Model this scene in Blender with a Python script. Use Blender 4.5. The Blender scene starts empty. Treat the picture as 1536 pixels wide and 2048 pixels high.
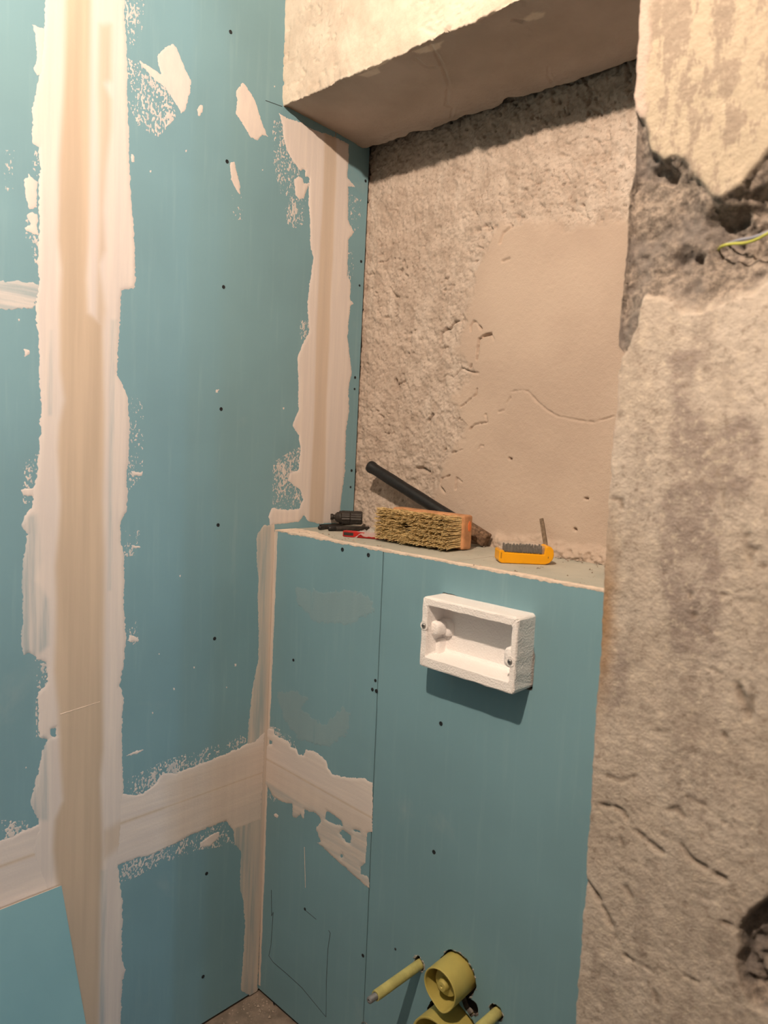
import bpy, math, random
import numpy as np
from mathutils import Matrix, Vector

# ------------------------------------------------------------------ camera
CAM = np.array([1.35, -1.063, 1.359])
CR = np.array([0.72365087, 0.68845888, 0.04851577])
CU = np.array([-0.09771688, 0.03261671, 0.99467963])
CD = np.array([-0.6832136, 0.72454159, -0.09087716])
FPX = 1470.0
scene = bpy.context.scene
col = scene.collection
cam_d = bpy.data.cameras.new('camera')
cam_d.sensor_fit = 'HORIZONTAL'
cam_d.sensor_width = 36.0
cam_d.lens = 36.0 * FPX / 1536.0
cam_d.clip_start = 0.02
cam_d.dof.use_dof = True
cam_d.dof.focus_distance = 1.62
cam_d.dof.aperture_fstop = 5.5
cam = bpy.data.objects.new('camera', cam_d)
col.objects.link(cam)
cam.matrix_world = Matrix(((CR[0], CU[0], -CD[0], CAM[0]), (CR[1], CU[1], -CD[1], CAM[1]),
                           (CR[2], CU[2], -CD[2], CAM[2]), (0, 0, 0, 1)))
scene.camera = cam

# ------------------------------------------------------------------ light
world = bpy.data.worlds.new('world')
scene.world = world
world.use_nodes = True
world.node_tree.nodes['Background'].inputs[0].default_value = (0.55, 0.6, 0.7, 1)
world.node_tree.nodes['Background'].inputs[1].default_value = 0.012
BULB = (1.00, -1.13, 2.42)          # warm ceiling bulb of this room
BULB_COL, BULB_STR = (1.0, 0.78, 0.595), 8200.0
HALL_COL = (0.38, 0.74, 1.0)        # two cool lamps in the hall, seen through the doorway
HALL = [((3.5, -0.94, 1.95), 430.0), ((4.5, -1.04, 1.95), 760.0)]
scene.view_settings.view_transform = 'Standard'
scene.view_settings.look = 'None'
scene.view_settings.exposure = 0.0
scene.view_settings.gamma = 1.0
scene.view_settings.use_curve_mapping = False

random.seed(7)
rng = np.random.default_rng(11)


# ------------------------------------------------------------------ geometry of the place
def on(px, ax, val):
    """point of a known plane (axis ax = val) that shows at a given spot of the photograph"""
    v = CD + (px[0] - 768) / FPX * CR - (px[1] - 1024) / FPX * CU
    t = (val - CAM[ax]) / v[ax]
    return CAM + t * v


def WL(px): p = on(px, 0, 0.0); return (p[1], p[2])        # left wall  -> (y, z)
def FR(px): p = on(px, 1, 0.0); return (p[0], p[2])        # box front  -> (x, z)
def BK(px): p = on(px, 1, 0.26); return (p[0], p[2])       # niche back -> (x, z)
def PR(px): p = on(px, 1, PIER_Y); return (p[0], p[2])     # pier face  -> (x, z)


PIER_Y = -0.16
ZT = 1.150          # top of the boxing
NY = 0.26           # back of the niche
ZB = 2.09           # underside of the beam


# ------------------------------------------------------------------ noise
TAB = np.random.default_rng(3).random((8, 256, 256))


def vn(u, v, s=0):
    iu = np.floor(u).astype(int); iv = np.floor(v).astype(int)
    fu = u - iu; fv = v - iv
    fu = fu * fu * (3 - 2 * fu); fv = fv * fv * (3 - 2 * fv)
    T = TAB[s % 8]
    a = T[iv & 255, iu & 255]; b = T[iv & 255, (iu + 1) & 255]
    c = T[(iv + 1) & 255, iu & 255]; d = T[(iv + 1) & 255, (iu + 1) & 255]
    return (a * (1 - fu) + b * fu) * (1 - fv) + (c * (1 - fu) + d * fu) * fv


def fbm(u, v, octv=4, s=0, gain=0.5):
    r = 0.0; a = 1.0; t = 0.0
    for k in range(octv):
        r = r + a * vn(u * 2 ** k + 17.3 * k + 5.1, v * 2 ** k + 9.7 * k + 3.3, s + k); t += a; a *= gain
    return r / t - 0.5


def sstep(a, b, x):
    t = np.clip((x - a) / (b - a), 0, 1)
    return t * t * (3 - 2 * t)


def seg_dist(U, V, pts, closed=False):
    P = np.array(pts, float)
    Q = np.roll(P, -1, axis=0)
    if not closed: P = P[:-1]; Q = Q[:-1]
    D = np.full(U.shape, 1e9)
    for (a, b), (c, d) in zip(P, Q):
        ex, ey = c - a, d - b
        L = ex * ex + ey * ey + 1e-12
        t = np.clip(((U - a) * ex + (V - b) * ey) / L, 0, 1)
        D = np.minimum(D, (U - a - t * ex) ** 2 + (V - b - t * ey) ** 2)
    return np.sqrt(D)


def sdf(U, V, poly):
    """signed distance, positive inside"""
    P = np.array(poly, float)
    ins = np.zeros(U.shape, bool)
    n = len(P)
    for i in range(n):
        a, b = P[i]; c, d = P[(i + 1) % n]
        if b == d: continue
        cr = ((b > V) != (d > V)) & (U < (c - a) * (V - b) / (d - b) + a)
        ins ^= cr
    D = seg_dist(U, V, poly, True)
    return np.where(ins, D, -D)


# ------------------------------------------------------------------ node materials
class NT:
    def __init__(self, name):
        m = bpy.data.materials.new(name); m.use_nodes = True
        self.m = m; self.t = m.node_tree; self.N = self.t.nodes
        self.b = self.N['Principled BSDF']; self.out = self.N['Material Output']
        self.pos = self.N.new('ShaderNodeNewGeometry').outputs['Position']
        self.obj = self.N.new('ShaderNodeTexCoord').outputs['Object']
    def link(self, a, b): self.t.links.new(a, b)
    def inp(self, sock, v):
        if hasattr(v, 'is_output'): self.link(v, sock)
        else: sock.default_value = v
    def attr(self, n):
        a = self.N.new('ShaderNodeAttribute'); a.attribute_name = n; return a.outputs['Fac']
    def scaled(self, s, src=None):
        m = self.N.new('ShaderNodeVectorMath'); m.operation = 'MULTIPLY'
        self.link(src or self.pos, m.inputs[0]); m.inputs[1].default_value = s; return m.outputs[0]
    def noise(self, scale, detail=4, rough=0.55, vec=None, dist=0.0):
        n = self.N.new('ShaderNodeTexNoise'); self.link(vec or self.pos, n.inputs['Vector'])
        n.inputs['Scale'].default_value = scale; n.inputs['Detail'].default_value = detail
        n.inputs['Roughness'].default_value = rough; n.inputs['Distortion'].default_value = dist
        return n.outputs['Fac']
    def ramp(self, fac, a, b, lo=0.0, hi=1.0):
        r = self.N.new('ShaderNodeMapRange'); r.interpolation_type = 'SMOOTHSTEP'
        self.link(fac, r.inputs['Value'])
        r.inputs['From Min'].default_value = a; r.inputs['From Max'].default_value = b
        r.inputs['To Min'].default_value = lo; r.inputs['To Max'].default_value = hi
        return r.outputs[0]
    def math(self, op, a, b):
        m = self.N.new('ShaderNodeMath'); m.operation = op
        self.inp(m.inputs[0], a); self.inp(m.inputs[1], b); return m.outputs[0]
    def mix(self, fac, a, b):
        m = self.N.new('ShaderNodeMix'); m.data_type = 'RGBA'
        self.inp(m.inputs[0], fac)
        self.inp(m.inputs[6], a if hasattr(a, 'is_output') else (*a, 1))
        self.inp(m.inputs[7], b if hasattr(b, 'is_output') else (*b, 1))
        return m.outputs[2]
    def bump(self, h, strength, dist, prev=None):
        b = self.N.new('ShaderNodeBump'); b.inputs['Strength'].default_value = strength
        b.inputs['Distance'].default_value = dist; self.link(h, b.inputs['Height'])
        if prev is not None: self.link(prev, b.inputs['Normal'])
        return b.outputs[0]
    def done(self, colr, rough=0.7, normal=None, metallic=0.0, spec=0.4):
        self.inp(self.b.inputs['Base Color'], colr if hasattr(colr, 'is_output') else (*colr, 1))
        self.inp(self.b.inputs['Roughness'], rough)
        self.b.inputs['Metallic'].default_value = metallic
        self.b.inputs['Specular IOR Level'].default_value = spec
        if normal is not None: self.link(normal, self.b.inputs['Normal'])
        return self.m


BOARD = (0.163, 0.318, 0.382)


def board_colour(n):
    big = n.noise(3.0, 3, 0.5)
    c = n.mix(n.ramp(big, 0.3, 0.7), tuple(x * 0.93 for x in BOARD), tuple(x * 1.06 for x in BOARD))
    streak = n.noise(1.0, 4, 0.6, n.scaled((60, 60, 4)))
    c = n.mix(n.ramp(streak, 0.5, 0.85, 0.0, 0.22), c, (0.30, 0.46, 0.50))
    chalk = n.noise(4.5, 5, 0.6, dist=0.8)
    c = n.mix(n.ramp(chalk, 0.60, 0.80, 0.0, 0.20), c, (0.42, 0.46, 0.44))
    speck = n.noise(320, 1, 0.4)
    c = n.mix(n.ramp(speck, 0.83, 0.9, 0.0, 0.5), c, (0.6, 0.62, 0.6))
    return c


def m_board():
    n = NT('green_gypsum_paper')
    h = n.noise(500, 2)
    return n.done(board_colour(n), 0.80, n.bump(h, 0.06, 0.001), spec=1.0)


def m_dusty():
    n = NT('dust_covered_board')
    d = n.mix(n.ramp(n.noise(9, 5, 0.6), 0.3, 0.7), (0.40, 0.40, 0.35), (0.50, 0.485, 0.42))
    c = n.mix(n.ramp(n.noise(30, 5, 0.65), 0.58, 0.78, 0, 0.5), d, (0.36, 0.29, 0.23))
    return n.done(c, 0.85, n.bump(n.noise(260, 4), 0.25, 0.002))


def m_core():
    n = NT('gypsum_core')
    c = n.mix(n.noise(60, 5), (0.62, 0.54, 0.47), (0.80, 0.73, 0.66))
    return n.done(c, 0.9, n.bump(n.noise(300, 4), 0.4, 0.002))


def m_compound(name='joint_compound', sc=(70, 70, 3.5)):
    n = NT(name)
    st = n.noise(1.0, 5, 0.6, n.scaled(sc))
    light = n.mix(n.ramp(st, 0.35, 0.75), (0.645, 0.59, 0.57), (0.72, 0.655, 0.615))
    tanc = n.mix(n.ramp(n.noise(1.0, 4, 0.5, n.scaled((45, 45, 2.0))), 0.3, 0.7), (0.50, 0.405, 0.315), (0.585, 0.475, 0.37))
    c = n.mix(n.attr('tan'), light, tanc)
    th = n.math('MULTIPLY', n.attr('thin'), n.ramp(st, 0.30, 0.62, 1.0, 0.25))
    th = n.math('MAXIMUM', th, n.math('MULTIPLY', n.math('SUBTRACT', n.attr('thin'), 0.62), 2.6))
    c = n.mix(th, c, board_colour(n))
    b = n.bump(st, 0.12, 0.004)
    b = n.bump(n.noise(240, 3), 0.10, 0.002, b)
    return n.done(c, 0.72, b, spec=0.3)


def m_back():
    n = NT('niche_render')
    sm = n.attr('smooth')
    v1 = n.noise(22, 7, 0.72); v2 = n.noise(150, 4, 0.65)
    rough = n.mix(n.ramp(v1, 0.30, 0.70), (0.39, 0.315, 0.26), (0.55, 0.465, 0.40))
    drip = n.noise(1.0, 4, 0.6, n.scaled((22, 22, 4)))
    rough = n.mix(n.ramp(drip, 0.50, 0.72, 0.0, 0.6), rough, (0.62, 0.545, 0.48))
    rough = n.mix(n.ramp(v2, 0.53, 0.72, 0.0, 0.6), rough, (0.23, 0.18, 0.145))
    smo = n.mix(n.ramp(n.noise(5, 3), 0.3, 0.7), (0.46, 0.365, 0.30), (0.52, 0.42, 0.345))
    c = n.mix(sm, rough, smo)
    c = n.mix(n.attr('top_shade'), c, n.mix(n.ramp(v1, 0.35, 0.65), (0.24, 0.20, 0.165), (0.34, 0.285, 0.235)))
    b = n.bump(n.noise(330, 3, 0.6), 0.22, 0.003)
    b = n.bump(n.noise(90, 5, 0.65), 0.30, 0.005, b)
    return n.done(c, 0.92, b, spec=0.15)


def m_beam():
    n = NT('beam_plaster')
    v = n.noise(14, 6, 0.6)
    c = n.mix(n.ramp(v, 0.3, 0.7), (0.60, 0.51, 0.42), (0.74, 0.655, 0.55))
    c = n.mix(n.ramp(n.noise(45, 5, 0.7), 0.60, 0.75, 0, 0.55), c, (0.52, 0.41, 0.31))
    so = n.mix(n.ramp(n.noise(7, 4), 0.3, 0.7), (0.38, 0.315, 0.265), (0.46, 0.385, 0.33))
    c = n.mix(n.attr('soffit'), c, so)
    c = n.mix(n.attr('rust'), c, (0.20, 0.115, 0.065))
    b = n.bump(n.noise(160, 5, 0.65), 0.35, 0.005)
    return n.done(c, 0.9, b, spec=0.15)


def m_pier():
    n = NT('pier_plaster')
    v = n.noise(9, 6, 0.65); f = n.noise(80, 5, 0.75)
    dr = n.noise(1.0, 5, 0.65, n.scaled((24, 24, 7)))
    base = n.mix(n.ramp(v, 0.3, 0.7), (0.43, 0.37, 0.315), (0.55, 0.485, 0.425))
    base = n.mix(n.ramp(dr, 0.50, 0.64, 0, 0.55), base, (0.31, 0.26, 0.225))
    base = n.mix(n.ramp(n.noise(6, 3), 0.48, 0.72, 0, 0.7), base, (0.47, 0.40, 0.335))
    base = n.mix(n.math('MULTIPLY', n.attr('grey'), n.ramp(n.noise(30, 6, 0.75), 0.38, 0.56, 0.25, 0.9)), base, (0.30, 0.25, 0.225))
    base = n.mix(n.ramp(f, 0.52, 0.66, 0, 0.60), base, (0.64, 0.56, 0.46))
    base = n.mix(n.ramp(f, 0.34, 0.47, 0.65, 0.0), base, (0.26, 0.21, 0.17))
    up = n.mix(n.ramp(n.noise(1.0, 7, 0.75, n.scaled((34, 34, 14))), 0.48, 0.54), (0.45, 0.385, 0.30), (0.32, 0.265, 0.215))
    up = n.mix(n.ramp(f, 0.5, 0.7, 0, 0.35), up, (0.66, 0.57, 0.46))
    c = n.mix(n.attr('upper'), base, up)
    c = n.mix(n.attr('edge'), c, (0.50, 0.405, 0.35))
    gg = n.mix(n.ramp(n.noise(105, 4, 0.75), 0.38, 0.64), (0.115, 0.097, 0.085), (0.34, 0.285, 0.24))
    gg = n.mix(n.ramp(n.noise(14, 3), 0.42, 0.68, 0, 0.8), gg, (0.155, 0.14, 0.135))
    c = n.mix(n.attr('gouge'), c, gg)
    c = n.mix(n.attr('scar'), c, (0.17, 0.13, 0.10))
    c = n.mix(n.attr('rust'), c, (0.33, 0.19, 0.085))
    b = n.bump(n.noise(130, 5, 0.75), 0.55, 0.007)
    return n.done(c, 0.93, b, spec=0.12)


def m_plain(name, c, rough=0.6, metallic=0.0, var=0.12, scale=40, bump=0.0, spec=0.4):
    n = NT(name)
    a = tuple(x * (1 - var) for x in c); b = tuple(min(1, x * (1 + var)) for x in c)
    f = n.noise(scale, 4)
    nm = n.bump(n.noise(scale * 4, 3), bump, 0.003) if bump else None
    return n.done(n.mix(n.ramp(f, 0.3, 0.7), a, b), rough, nm, metallic, spec)


def m_poly():
    n = NT('polystyrene')
    v = n.N.new('ShaderNodeTexVoronoi'); v.inputs['Scale'].default_value = 330
    n.link(n.pos, v.inputs['Vector'])
    b = n.bump(v.outputs['Distance'], 0.35, 0.002)
    return n.done(n.mix(n.noise(30, 3), (0.84, 0.80, 0.79), (0.88, 0.86, 0.85)), 0.75, b, spec=0.3)


def m_clear(name, colr, rough, alpha):
    n = NT(name)
    m = n.done(colr, rough, spec=0.6)
    n.b.inputs['Alpha'].default_value = alpha
    return m


def m_emit(name, colr, strength):
    m = bpy.data.materials.new(name); m.use_nodes = True
    t = m.node_tree; t.nodes.clear()
    e = t.nodes.new('ShaderNodeEmission'); o = t.nodes.new('ShaderNodeOutputMaterial')
    e.inputs[0].default_value = (*colr, 1); e.inputs[1].default_value = strength
    t.links.new(e.outputs[0], o.inputs[0]); return m


M = dict(board=m_board(), core=m_core(), comp=m_compound(), comp_h=m_compound('joint_compound_level', (5, 5, 70)), comp_d=m_compound('joint_compound_dab', (40, 40, 14)), back=m_back(), beam=m_beam(), pier=m_pier(), poly=m_poly(), dusty_board=m_dusty(),
         concrete=m_plain('dusty_concrete', (0.22, 0.178, 0.145), 0.9, var=0.25, scale=25, bump=0.4),
         plain_wall=m_plain('room_plaster', (0.13, 0.115, 0.10), 0.9, scale=12, bump=0.2),
         dark=m_plain('dark_void', (0.03, 0.028, 0.026), 0.95),
         screw=m_plain('black_phosphate_steel', (0.035, 0.04, 0.045), 0.45, 0.6),
         steel=m_plain('zinc_steel', (0.36, 0.36, 0.36), 0.42, 0.8, scale=200),
         rod=m_plain('dull_threaded_steel', (0.20, 0.21, 0.22), 0.6, 0.3, scale=200),
         black=m_plain('black_rubber', (0.012, 0.012, 0.013), 0.42, var=0.3, scale=120, bump=0.15),
         blackplastic=m_plain('worn_black_plastic', (0.028, 0.023, 0.02), 0.5, var=0.35, scale=150, bump=0.1),
         wood=m_plain('brush_wood', (0.50, 0.25, 0.12), 0.6, var=0.2, scale=60, bump=0.15),
         oldwood=m_plain('mortar_caked_wood', (0.17, 0.105, 0.065), 0.85, var=0.5, scale=140, bump=0.5),
         bristle=m_plain('straw_bristle', (0.66, 0.51, 0.26), 0.6, var=0.30, scale=220),
         bristle_shade=m_plain('shaded_bristle', (0.05, 0.03, 0.018), 0.7, var=0.3, scale=180),
         yellow=m_plain('yellow_plastic', (0.80, 0.36, 0.005), 0.38, var=0.04),
         red=m_plain('red_plastic', (0.40, 0.016, 0.014), 0.35, var=0.1),
         bit=m_plain('bit_steel', (0.055, 0.048, 0.042), 0.35, 0.6, var=0.5, scale=150),
         clear=m_clear('clear_lid', (0.60, 0.57, 0.53), 0.06, 0.20),
         film=m_clear('plastic_film', (0.62, 0.59, 0.56), 0.22, 0.50),
         pipe=m_plain('olive_yellow_plastic', (0.47, 0.40, 0.115), 0.45, var=0.06, scale=30),
         sleeve=m_plain('pale_olive_plastic', (0.46, 0.43, 0.16), 0.5, var=0.12, scale=60),
         wire_g=m_plain('yellow_green_insulation', (0.42, 0.44, 0.08), 0.45),
         wire_b=m_plain('blue_grey_insulation', (0.27, 0.29, 0.36), 0.45),
         crumb=m_plain('mortar_crumb', (0.38, 0.31, 0.255), 0.95, var=0.35, scale=300, bump=0.4),
         pencil=m_plain('graphite', (0.03, 0.035, 0.035), 0.6),
         torn=m_plain('grey_torn_paper', (0.36, 0.35, 0.33), 0.95, var=0.3, scale=200, bump=0.4),
         cut_core=m_plain('grey_cut_core', (0.26, 0.235, 0.21), 0.95, var=0.3, scale=120, bump=0.4),  # cut edges darker and greyer than the bare core
         cream=m_plain('torn_paper', (0.74, 0.62, 0.52), 0.9, var=0.12, scale=90, bump=0.3),
         splint=m_plain('grey_wood', (0.20, 0.145, 0.10), 0.8, var=0.3, scale=150),
         bulb=m_emit('warm_bulb', BULB_COL, BULB_STR))


# ------------------------------------------------------------------ object helpers
def mesh(name, V, F, mats, parent=None, mi=None, smooth=False, kind=None, attrs=None, label=None):
    me = bpy.data.meshes.new(name)
    me.from_pydata([tuple(map(float, v)) for v in V], [], [tuple(int(i) for i in f) for f in F])
    for m in (mats if isinstance(mats, (list, tuple)) else [mats]): me.materials.append(M[m])
    if mi is not None: me.polygons.foreach_set('material_index', np.array(mi, np.int32))
    if smooth: me.polygons.foreach_set('use_smooth', np.ones(len(me.polygons), bool))
    for k, a in (attrs or {}).items():
        at = me.attributes.new(k, 'FLOAT', 'POINT'); at.data.foreach_set('value', np.asarray(a, np.float32))
    me.update()
    o = bpy.data.objects.new(name, me); col.objects.link(o)
    if parent is not None: o.parent = parent
    if kind: o['kind'] = kind
    if label: o['label'] = label
    return o


def thing(name, label, cat, loc=(0, 0, 0), group=None):
    o = bpy.data.objects.new(name, None); col.objects.link(o); o.location = loc
    o.empty_display_size = 0.02
    o['label'] = label; o['category'] = cat
    if group: o['group'] = group
    return o


def structure(o, label, cat='wall'):
    o['kind'] = 'structure'; o['label'] = label; o['category'] = cat; return o


class MB:
    """collects shapes into one mesh"""
    def __init__(s): s.V = []; s.F = []; s.mi = []; s.sm = []
    def add(s, V, F, mi=0):
        k = len(s.V); s.V += [tuple(v) for v in V]; s.F += [tuple(i + k for i in f) for f in F]; s.mi += [mi] * len(F)
    def box(s, lo, hi, mi=0, M4=None):
        a, b, c = lo; d, e, f = hi
        V = [(a, b, c), (d, b, c), (d, e, c), (a, e, c), (a, b, f), (d, b, f), (d, e, f), (a, e, f)]
        if M4 is not None: V = [M4 @ Vector(v) for v in V]
        s.add(V, [(0, 3, 2, 1), (4, 5, 6, 7), (0, 1, 5, 4), (1, 2, 6, 5), (2, 3, 7, 6), (3, 0, 4, 7)], mi)
    def lathe(s, prof, n=24, M4=None, mi=0, rad=None):
        V = []; F = []
        for k, (r, z) in enumerate(prof):
            for i in range(n):
                a = 2 * math.pi * i / n
                q = r * (rad(i, k) if rad else 1)
                v = Vector((q * math.cos(a), q * math.sin(a), z)); V.append(M4 @ v if M4 is not None else v)
        for k in range(len(prof) - 1):
            for i in range(n):
                j = (i + 1) % n; F.append((k * n + i, k * n + j, (k + 1) * n + j, (k + 1) * n + i))
        if prof[0][0] > 1e-6: F.append(tuple(reversed(range(n))))
        if prof[-1][0] > 1e-6: F.append(tuple((len(prof) - 1) * n + i for i in range(n)))
        s.add(V, F, mi)
    def tube(s, pts, r, n=8, mi=0):
        pts = [Vector(p) for p in pts]; rs = r if isinstance(r, (list, tuple)) else [r] * len(pts)
        V = []; F = []
        up = Vector((0.13, 0.2, 0.97))
        for k, p in enumerate(pts):
            t = (pts[min(k + 1, len(pts) - 1)] - pts[max(k - 1, 0)]).normalized()
            a = t.cross(up); a = a.normalized() if a.length > 1e-4 else t.cross(Vector((1, 0, 0))).normalized(); b = t.cross(a)
            for i in range(n):
                w = 2 * math.pi * i / n; V.append(p + rs[k] * (math.cos(w) * a + math.sin(w) * b))
        for k in range(len(pts) - 1):
            for i in range(n):
                j = (i + 1) % n; F.append((k * n + i, k * n + j, (k + 1) * n + j, (k + 1) * n + i))
        F.append(tuple(range(n))); F.append(tuple((len(pts) - 1) * n + i for i in range(n)))
        s.add(V, F, mi)
    def prism(s, poly, lo, hi, M4=None, mi=0):
        """poly in (a, b), extruded along c from lo to hi; M4 maps (a, b, c)"""
        n = len(poly)
        V = [Vector((a, b, lo)) for a, b in poly] + [Vector((a, b, hi)) for a, b in poly]
        if M4 is not None: V = [M4 @ v for v in V]
        F = [tuple(reversed(range(n))), tuple(range(n, 2 * n))] + [(i, (i + 1) % n, n + (i + 1) % n, n + i) for i in range(n)]
        s.add(V, F, mi)
    def build(s, name, mats, parent=None, bevel=0, smooth=False, kind=None, label=None, seg=2):
        o = mesh(name, s.V, s.F, mats, parent, s.mi, smooth, kind, label=label)
        if bevel:
            b = o.modifiers.new('bevel', 'BEVEL'); b.width = bevel; b.segments = seg; b.limit_method = 'ANGLE'; b.angle_limit = math.radians(40)
        return o


def frame4(origin, zdir, xhint=(0, 0, 1)):
    z = Vector(zdir).normalized(); x = Vector(xhint) - Vector(xhint).dot(z) * z
    x = x.normalized() if x.length > 1e-5 else z.orthogonal().normalized()
    y = z.cross(x)
    return Matrix(((x.x, y.x, z.x, origin[0]), (x.y, y.y, z.y, origin[1]), (x.z, y.z, z.z, origin[2]), (0, 0, 0, 1)))


def sheet(name, parent, mats, to3d, box, step, field, height, attrs=None, depth=0, kind=None, label=None):
    """marching-squares sheet: keeps field > 0 of the (u, v) box; depth > 0 gives the cut edges a thickness"""
    u0, u1, v0, v1 = box
    nu = max(2, int(round((u1 - u0) / step)) + 1); nv = max(2, int(round((v1 - v0) / step)) + 1)
    us = np.linspace(u0, u1, nu); vs = np.linspace(v0, v1, nv)
    U, V = np.meshgrid(us, vs)
    f = field(U, V)
    I = f > 0
    full = I[:-1, :-1] & I[:-1, 1:] & I[1:, 1:] & I[1:, :-1]
    anyc = I[:-1, :-1] | I[:-1, 1:] | I[1:, 1:] | I[1:, :-1]
    idx = np.full((nv, nu), -1, int)
    used = I.copy()
    idx[used] = np.arange(used.sum())
    PU = list(U[used]); PV = list(V[used]); PF = list(f[used])
    jj, ii = np.nonzero(full)
    F = np.stack([idx[jj, ii], idx[jj, ii + 1], idx[jj + 1, ii + 1], idx[jj + 1, ii]], 1).tolist()
    edge = {}; contour = []
    jm, im = np.nonzero(anyc & ~full)
    for j, i in zip(jm.tolist(), im.tolist()):
        cs = [(j, i), (j, i + 1), (j + 1, i + 1), (j + 1, i)]
        poly = []; cut = []
        for k in range(4):
            a = cs[k]; b = cs[(k + 1) % 4]
            if I[a]: poly.append(int(idx[a]))
            if I[a] != I[b]:
                key = (a, b) if a < b else (b, a)
                if key not in edge:
                    fa, fb = f[a], f[b]; t = fa / (fa - fb)
                    PU.append(U[a] + t * (U[b] - U[a])); PV.append(V[a] + t * (V[b] - V[a])); PF.append(0.0)
                    edge[key] = len(PU) - 1
                poly.append(edge[key]); cut.append(edge[key])
        if len(poly) >= 3: F.append(poly)
        if len(cut) == 2: contour.append(cut)
    PU = np.array(PU); PV = np.array(PV); PF = np.array(PF)
    if len(PU) == 0: return None
    H = height(PU, PV, PF)
    P = to3d(PU, PV, H)
    at = {k: fn(PU, PV) for k, fn in (attrs or {}).items()}
    mi = [0] * len(F)
    if depth:
        n = len(PU); P = np.vstack([P, to3d(PU, PV, H - depth)])
        at = {k: np.concatenate([a, a]) for k, a in at.items()}
        for a, b in contour: F.append([a, b, b + n, a + n]); mi.append(1 if isinstance(mats, (list, tuple)) and len(mats) > 1 else 0)
    o = mesh(name, P, F, mats, parent, mi, True, kind, at, label)
    return o


def gridmesh(name, P, mats, attrs, parent=None, smooth=True, **kw):
    """P: (nv, nu, 3)"""
    nv, nu = P.shape[:2]
    a = np.arange(nv * nu).reshape(nv, nu)
    F = np.stack([a[:-1, :-1], a[:-1, 1:], a[1:, 1:], a[1:, :-1]], -1).reshape(-1, 4)
    return mesh(name, P.reshape(-1, 3), F.tolist(), mats, parent, None, smooth, attrs={k: v.reshape(-1) for k, v in attrs.items()}, **kw)


def board_box(name, parent, lo, hi, face_axis, paper='board'):
    """gypsum board: paper on the two broad faces, bare core on the cut edges"""
    b = MB(); b.box(lo, hi)
    ax = [2, 2, 1, 0, 1, 0]
    b.mi = [0 if ax[i] == face_axis else 1 for i in range(6)]
    return b.build(name, [paper, 'core'], parent)


def xz(y0, sgn=-1):
    return lambda u, v, h: np.stack([u, np.full_like(u, y0) + sgn * h, v], 1)


def yz(x0):
    return lambda u, v, h: np.stack([np.full_like(u, x0) + h, u, v], 1)


# ================================================================== THE SETTING
RX = 1.75        # right wall with the doorway the camera stands beside
RYB = -2.2       # wall behind the camera
ZC = 2.62
b = MB(); b.box((-0.10, RYB - 0.1, -0.12), (RX + 3.6, 0.40, 0.0))
floor = structure(b.build('floor', 'concrete'), 'dusty bare concrete floor at the foot of the boards', 'floor')
b = MB(); b.box((-0.10, RYB - 0.1, ZC), (RX + 3.6, 0.40, ZC + 0.1))
structure(b.build('ceiling', 'plain_wall'), 'plain plastered ceiling above the beam', 'ceiling')
b = MB(); b.box((-0.12, RYB, 0.0), (-0.0145, 0.40, ZC))
wall_left = structure(b.build('wall_left', 'concrete'), 'left wall clad in green gypsum boards with filled joints', 'wall')
b = MB(); b.box((-0.12, RYB - 0.1, 0), (RX + 3.6, RYB, ZC))
structure(b.build('wall_behind', 'plain_wall'), 'plastered wall behind the viewer', 'wall')
b = MB()
b.box((RX, -0.55, 0), (RX + 0.12, 0.40, ZC)); b.box((RX, RYB, 0), (RX + 0.12, -1.55, ZC)); b.box((RX, -1.55, 2.25), (RX + 0.12, -0.55, ZC))
structure(b.build('wall_right', 'plain_wall'), 'plastered right wall with the open doorway to the hall', 'wall')
b = MB(); b.box((RX + 3.5, RYB, 0), (RX + 3.6, 0.40, ZC)); b.box((RX + 0.12, 0.30, 0), (RX + 3.5, 0.40, ZC))
structure(b.build('wall_hall', 'plain_wall'), 'plastered walls of the hall beyond the doorway', 'wall')

# ---- left wall: boards
YJ = -0.455      # vertical joint under the broad strip of filler
ZS = 0.562       # horizontal joint
YN = 0.140       # joint of the narrow strip inside the niche
G = 0.0012
for lo, hi in (((-0.0125, RYB + 0.01, ZS + G), (0, YJ - G, ZC - 0.004)), ((-0.0125, YJ + G, ZS + G), (0, YN - G, ZC - 0.004)),
               ((-0.0125, RYB + 0.01, 0.008), (0, YJ - G, ZS - G)), ((-0.0125, YJ + G, 0.008), (0, YN - G, ZS - G)),
               ((-0.0125, YN + G, ZT + 0.006), (0, 0.2535, ZB - 0.004))):
    board_box('gypsum_board', wall_left, lo, hi, 0)


def flat(h): return lambda U, V, F: np.where(F <= 0, 0.00015, np.minimum(h, 0.0003 + 0.18 * F))
def zero(U, V): return np.zeros_like(U)


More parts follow.
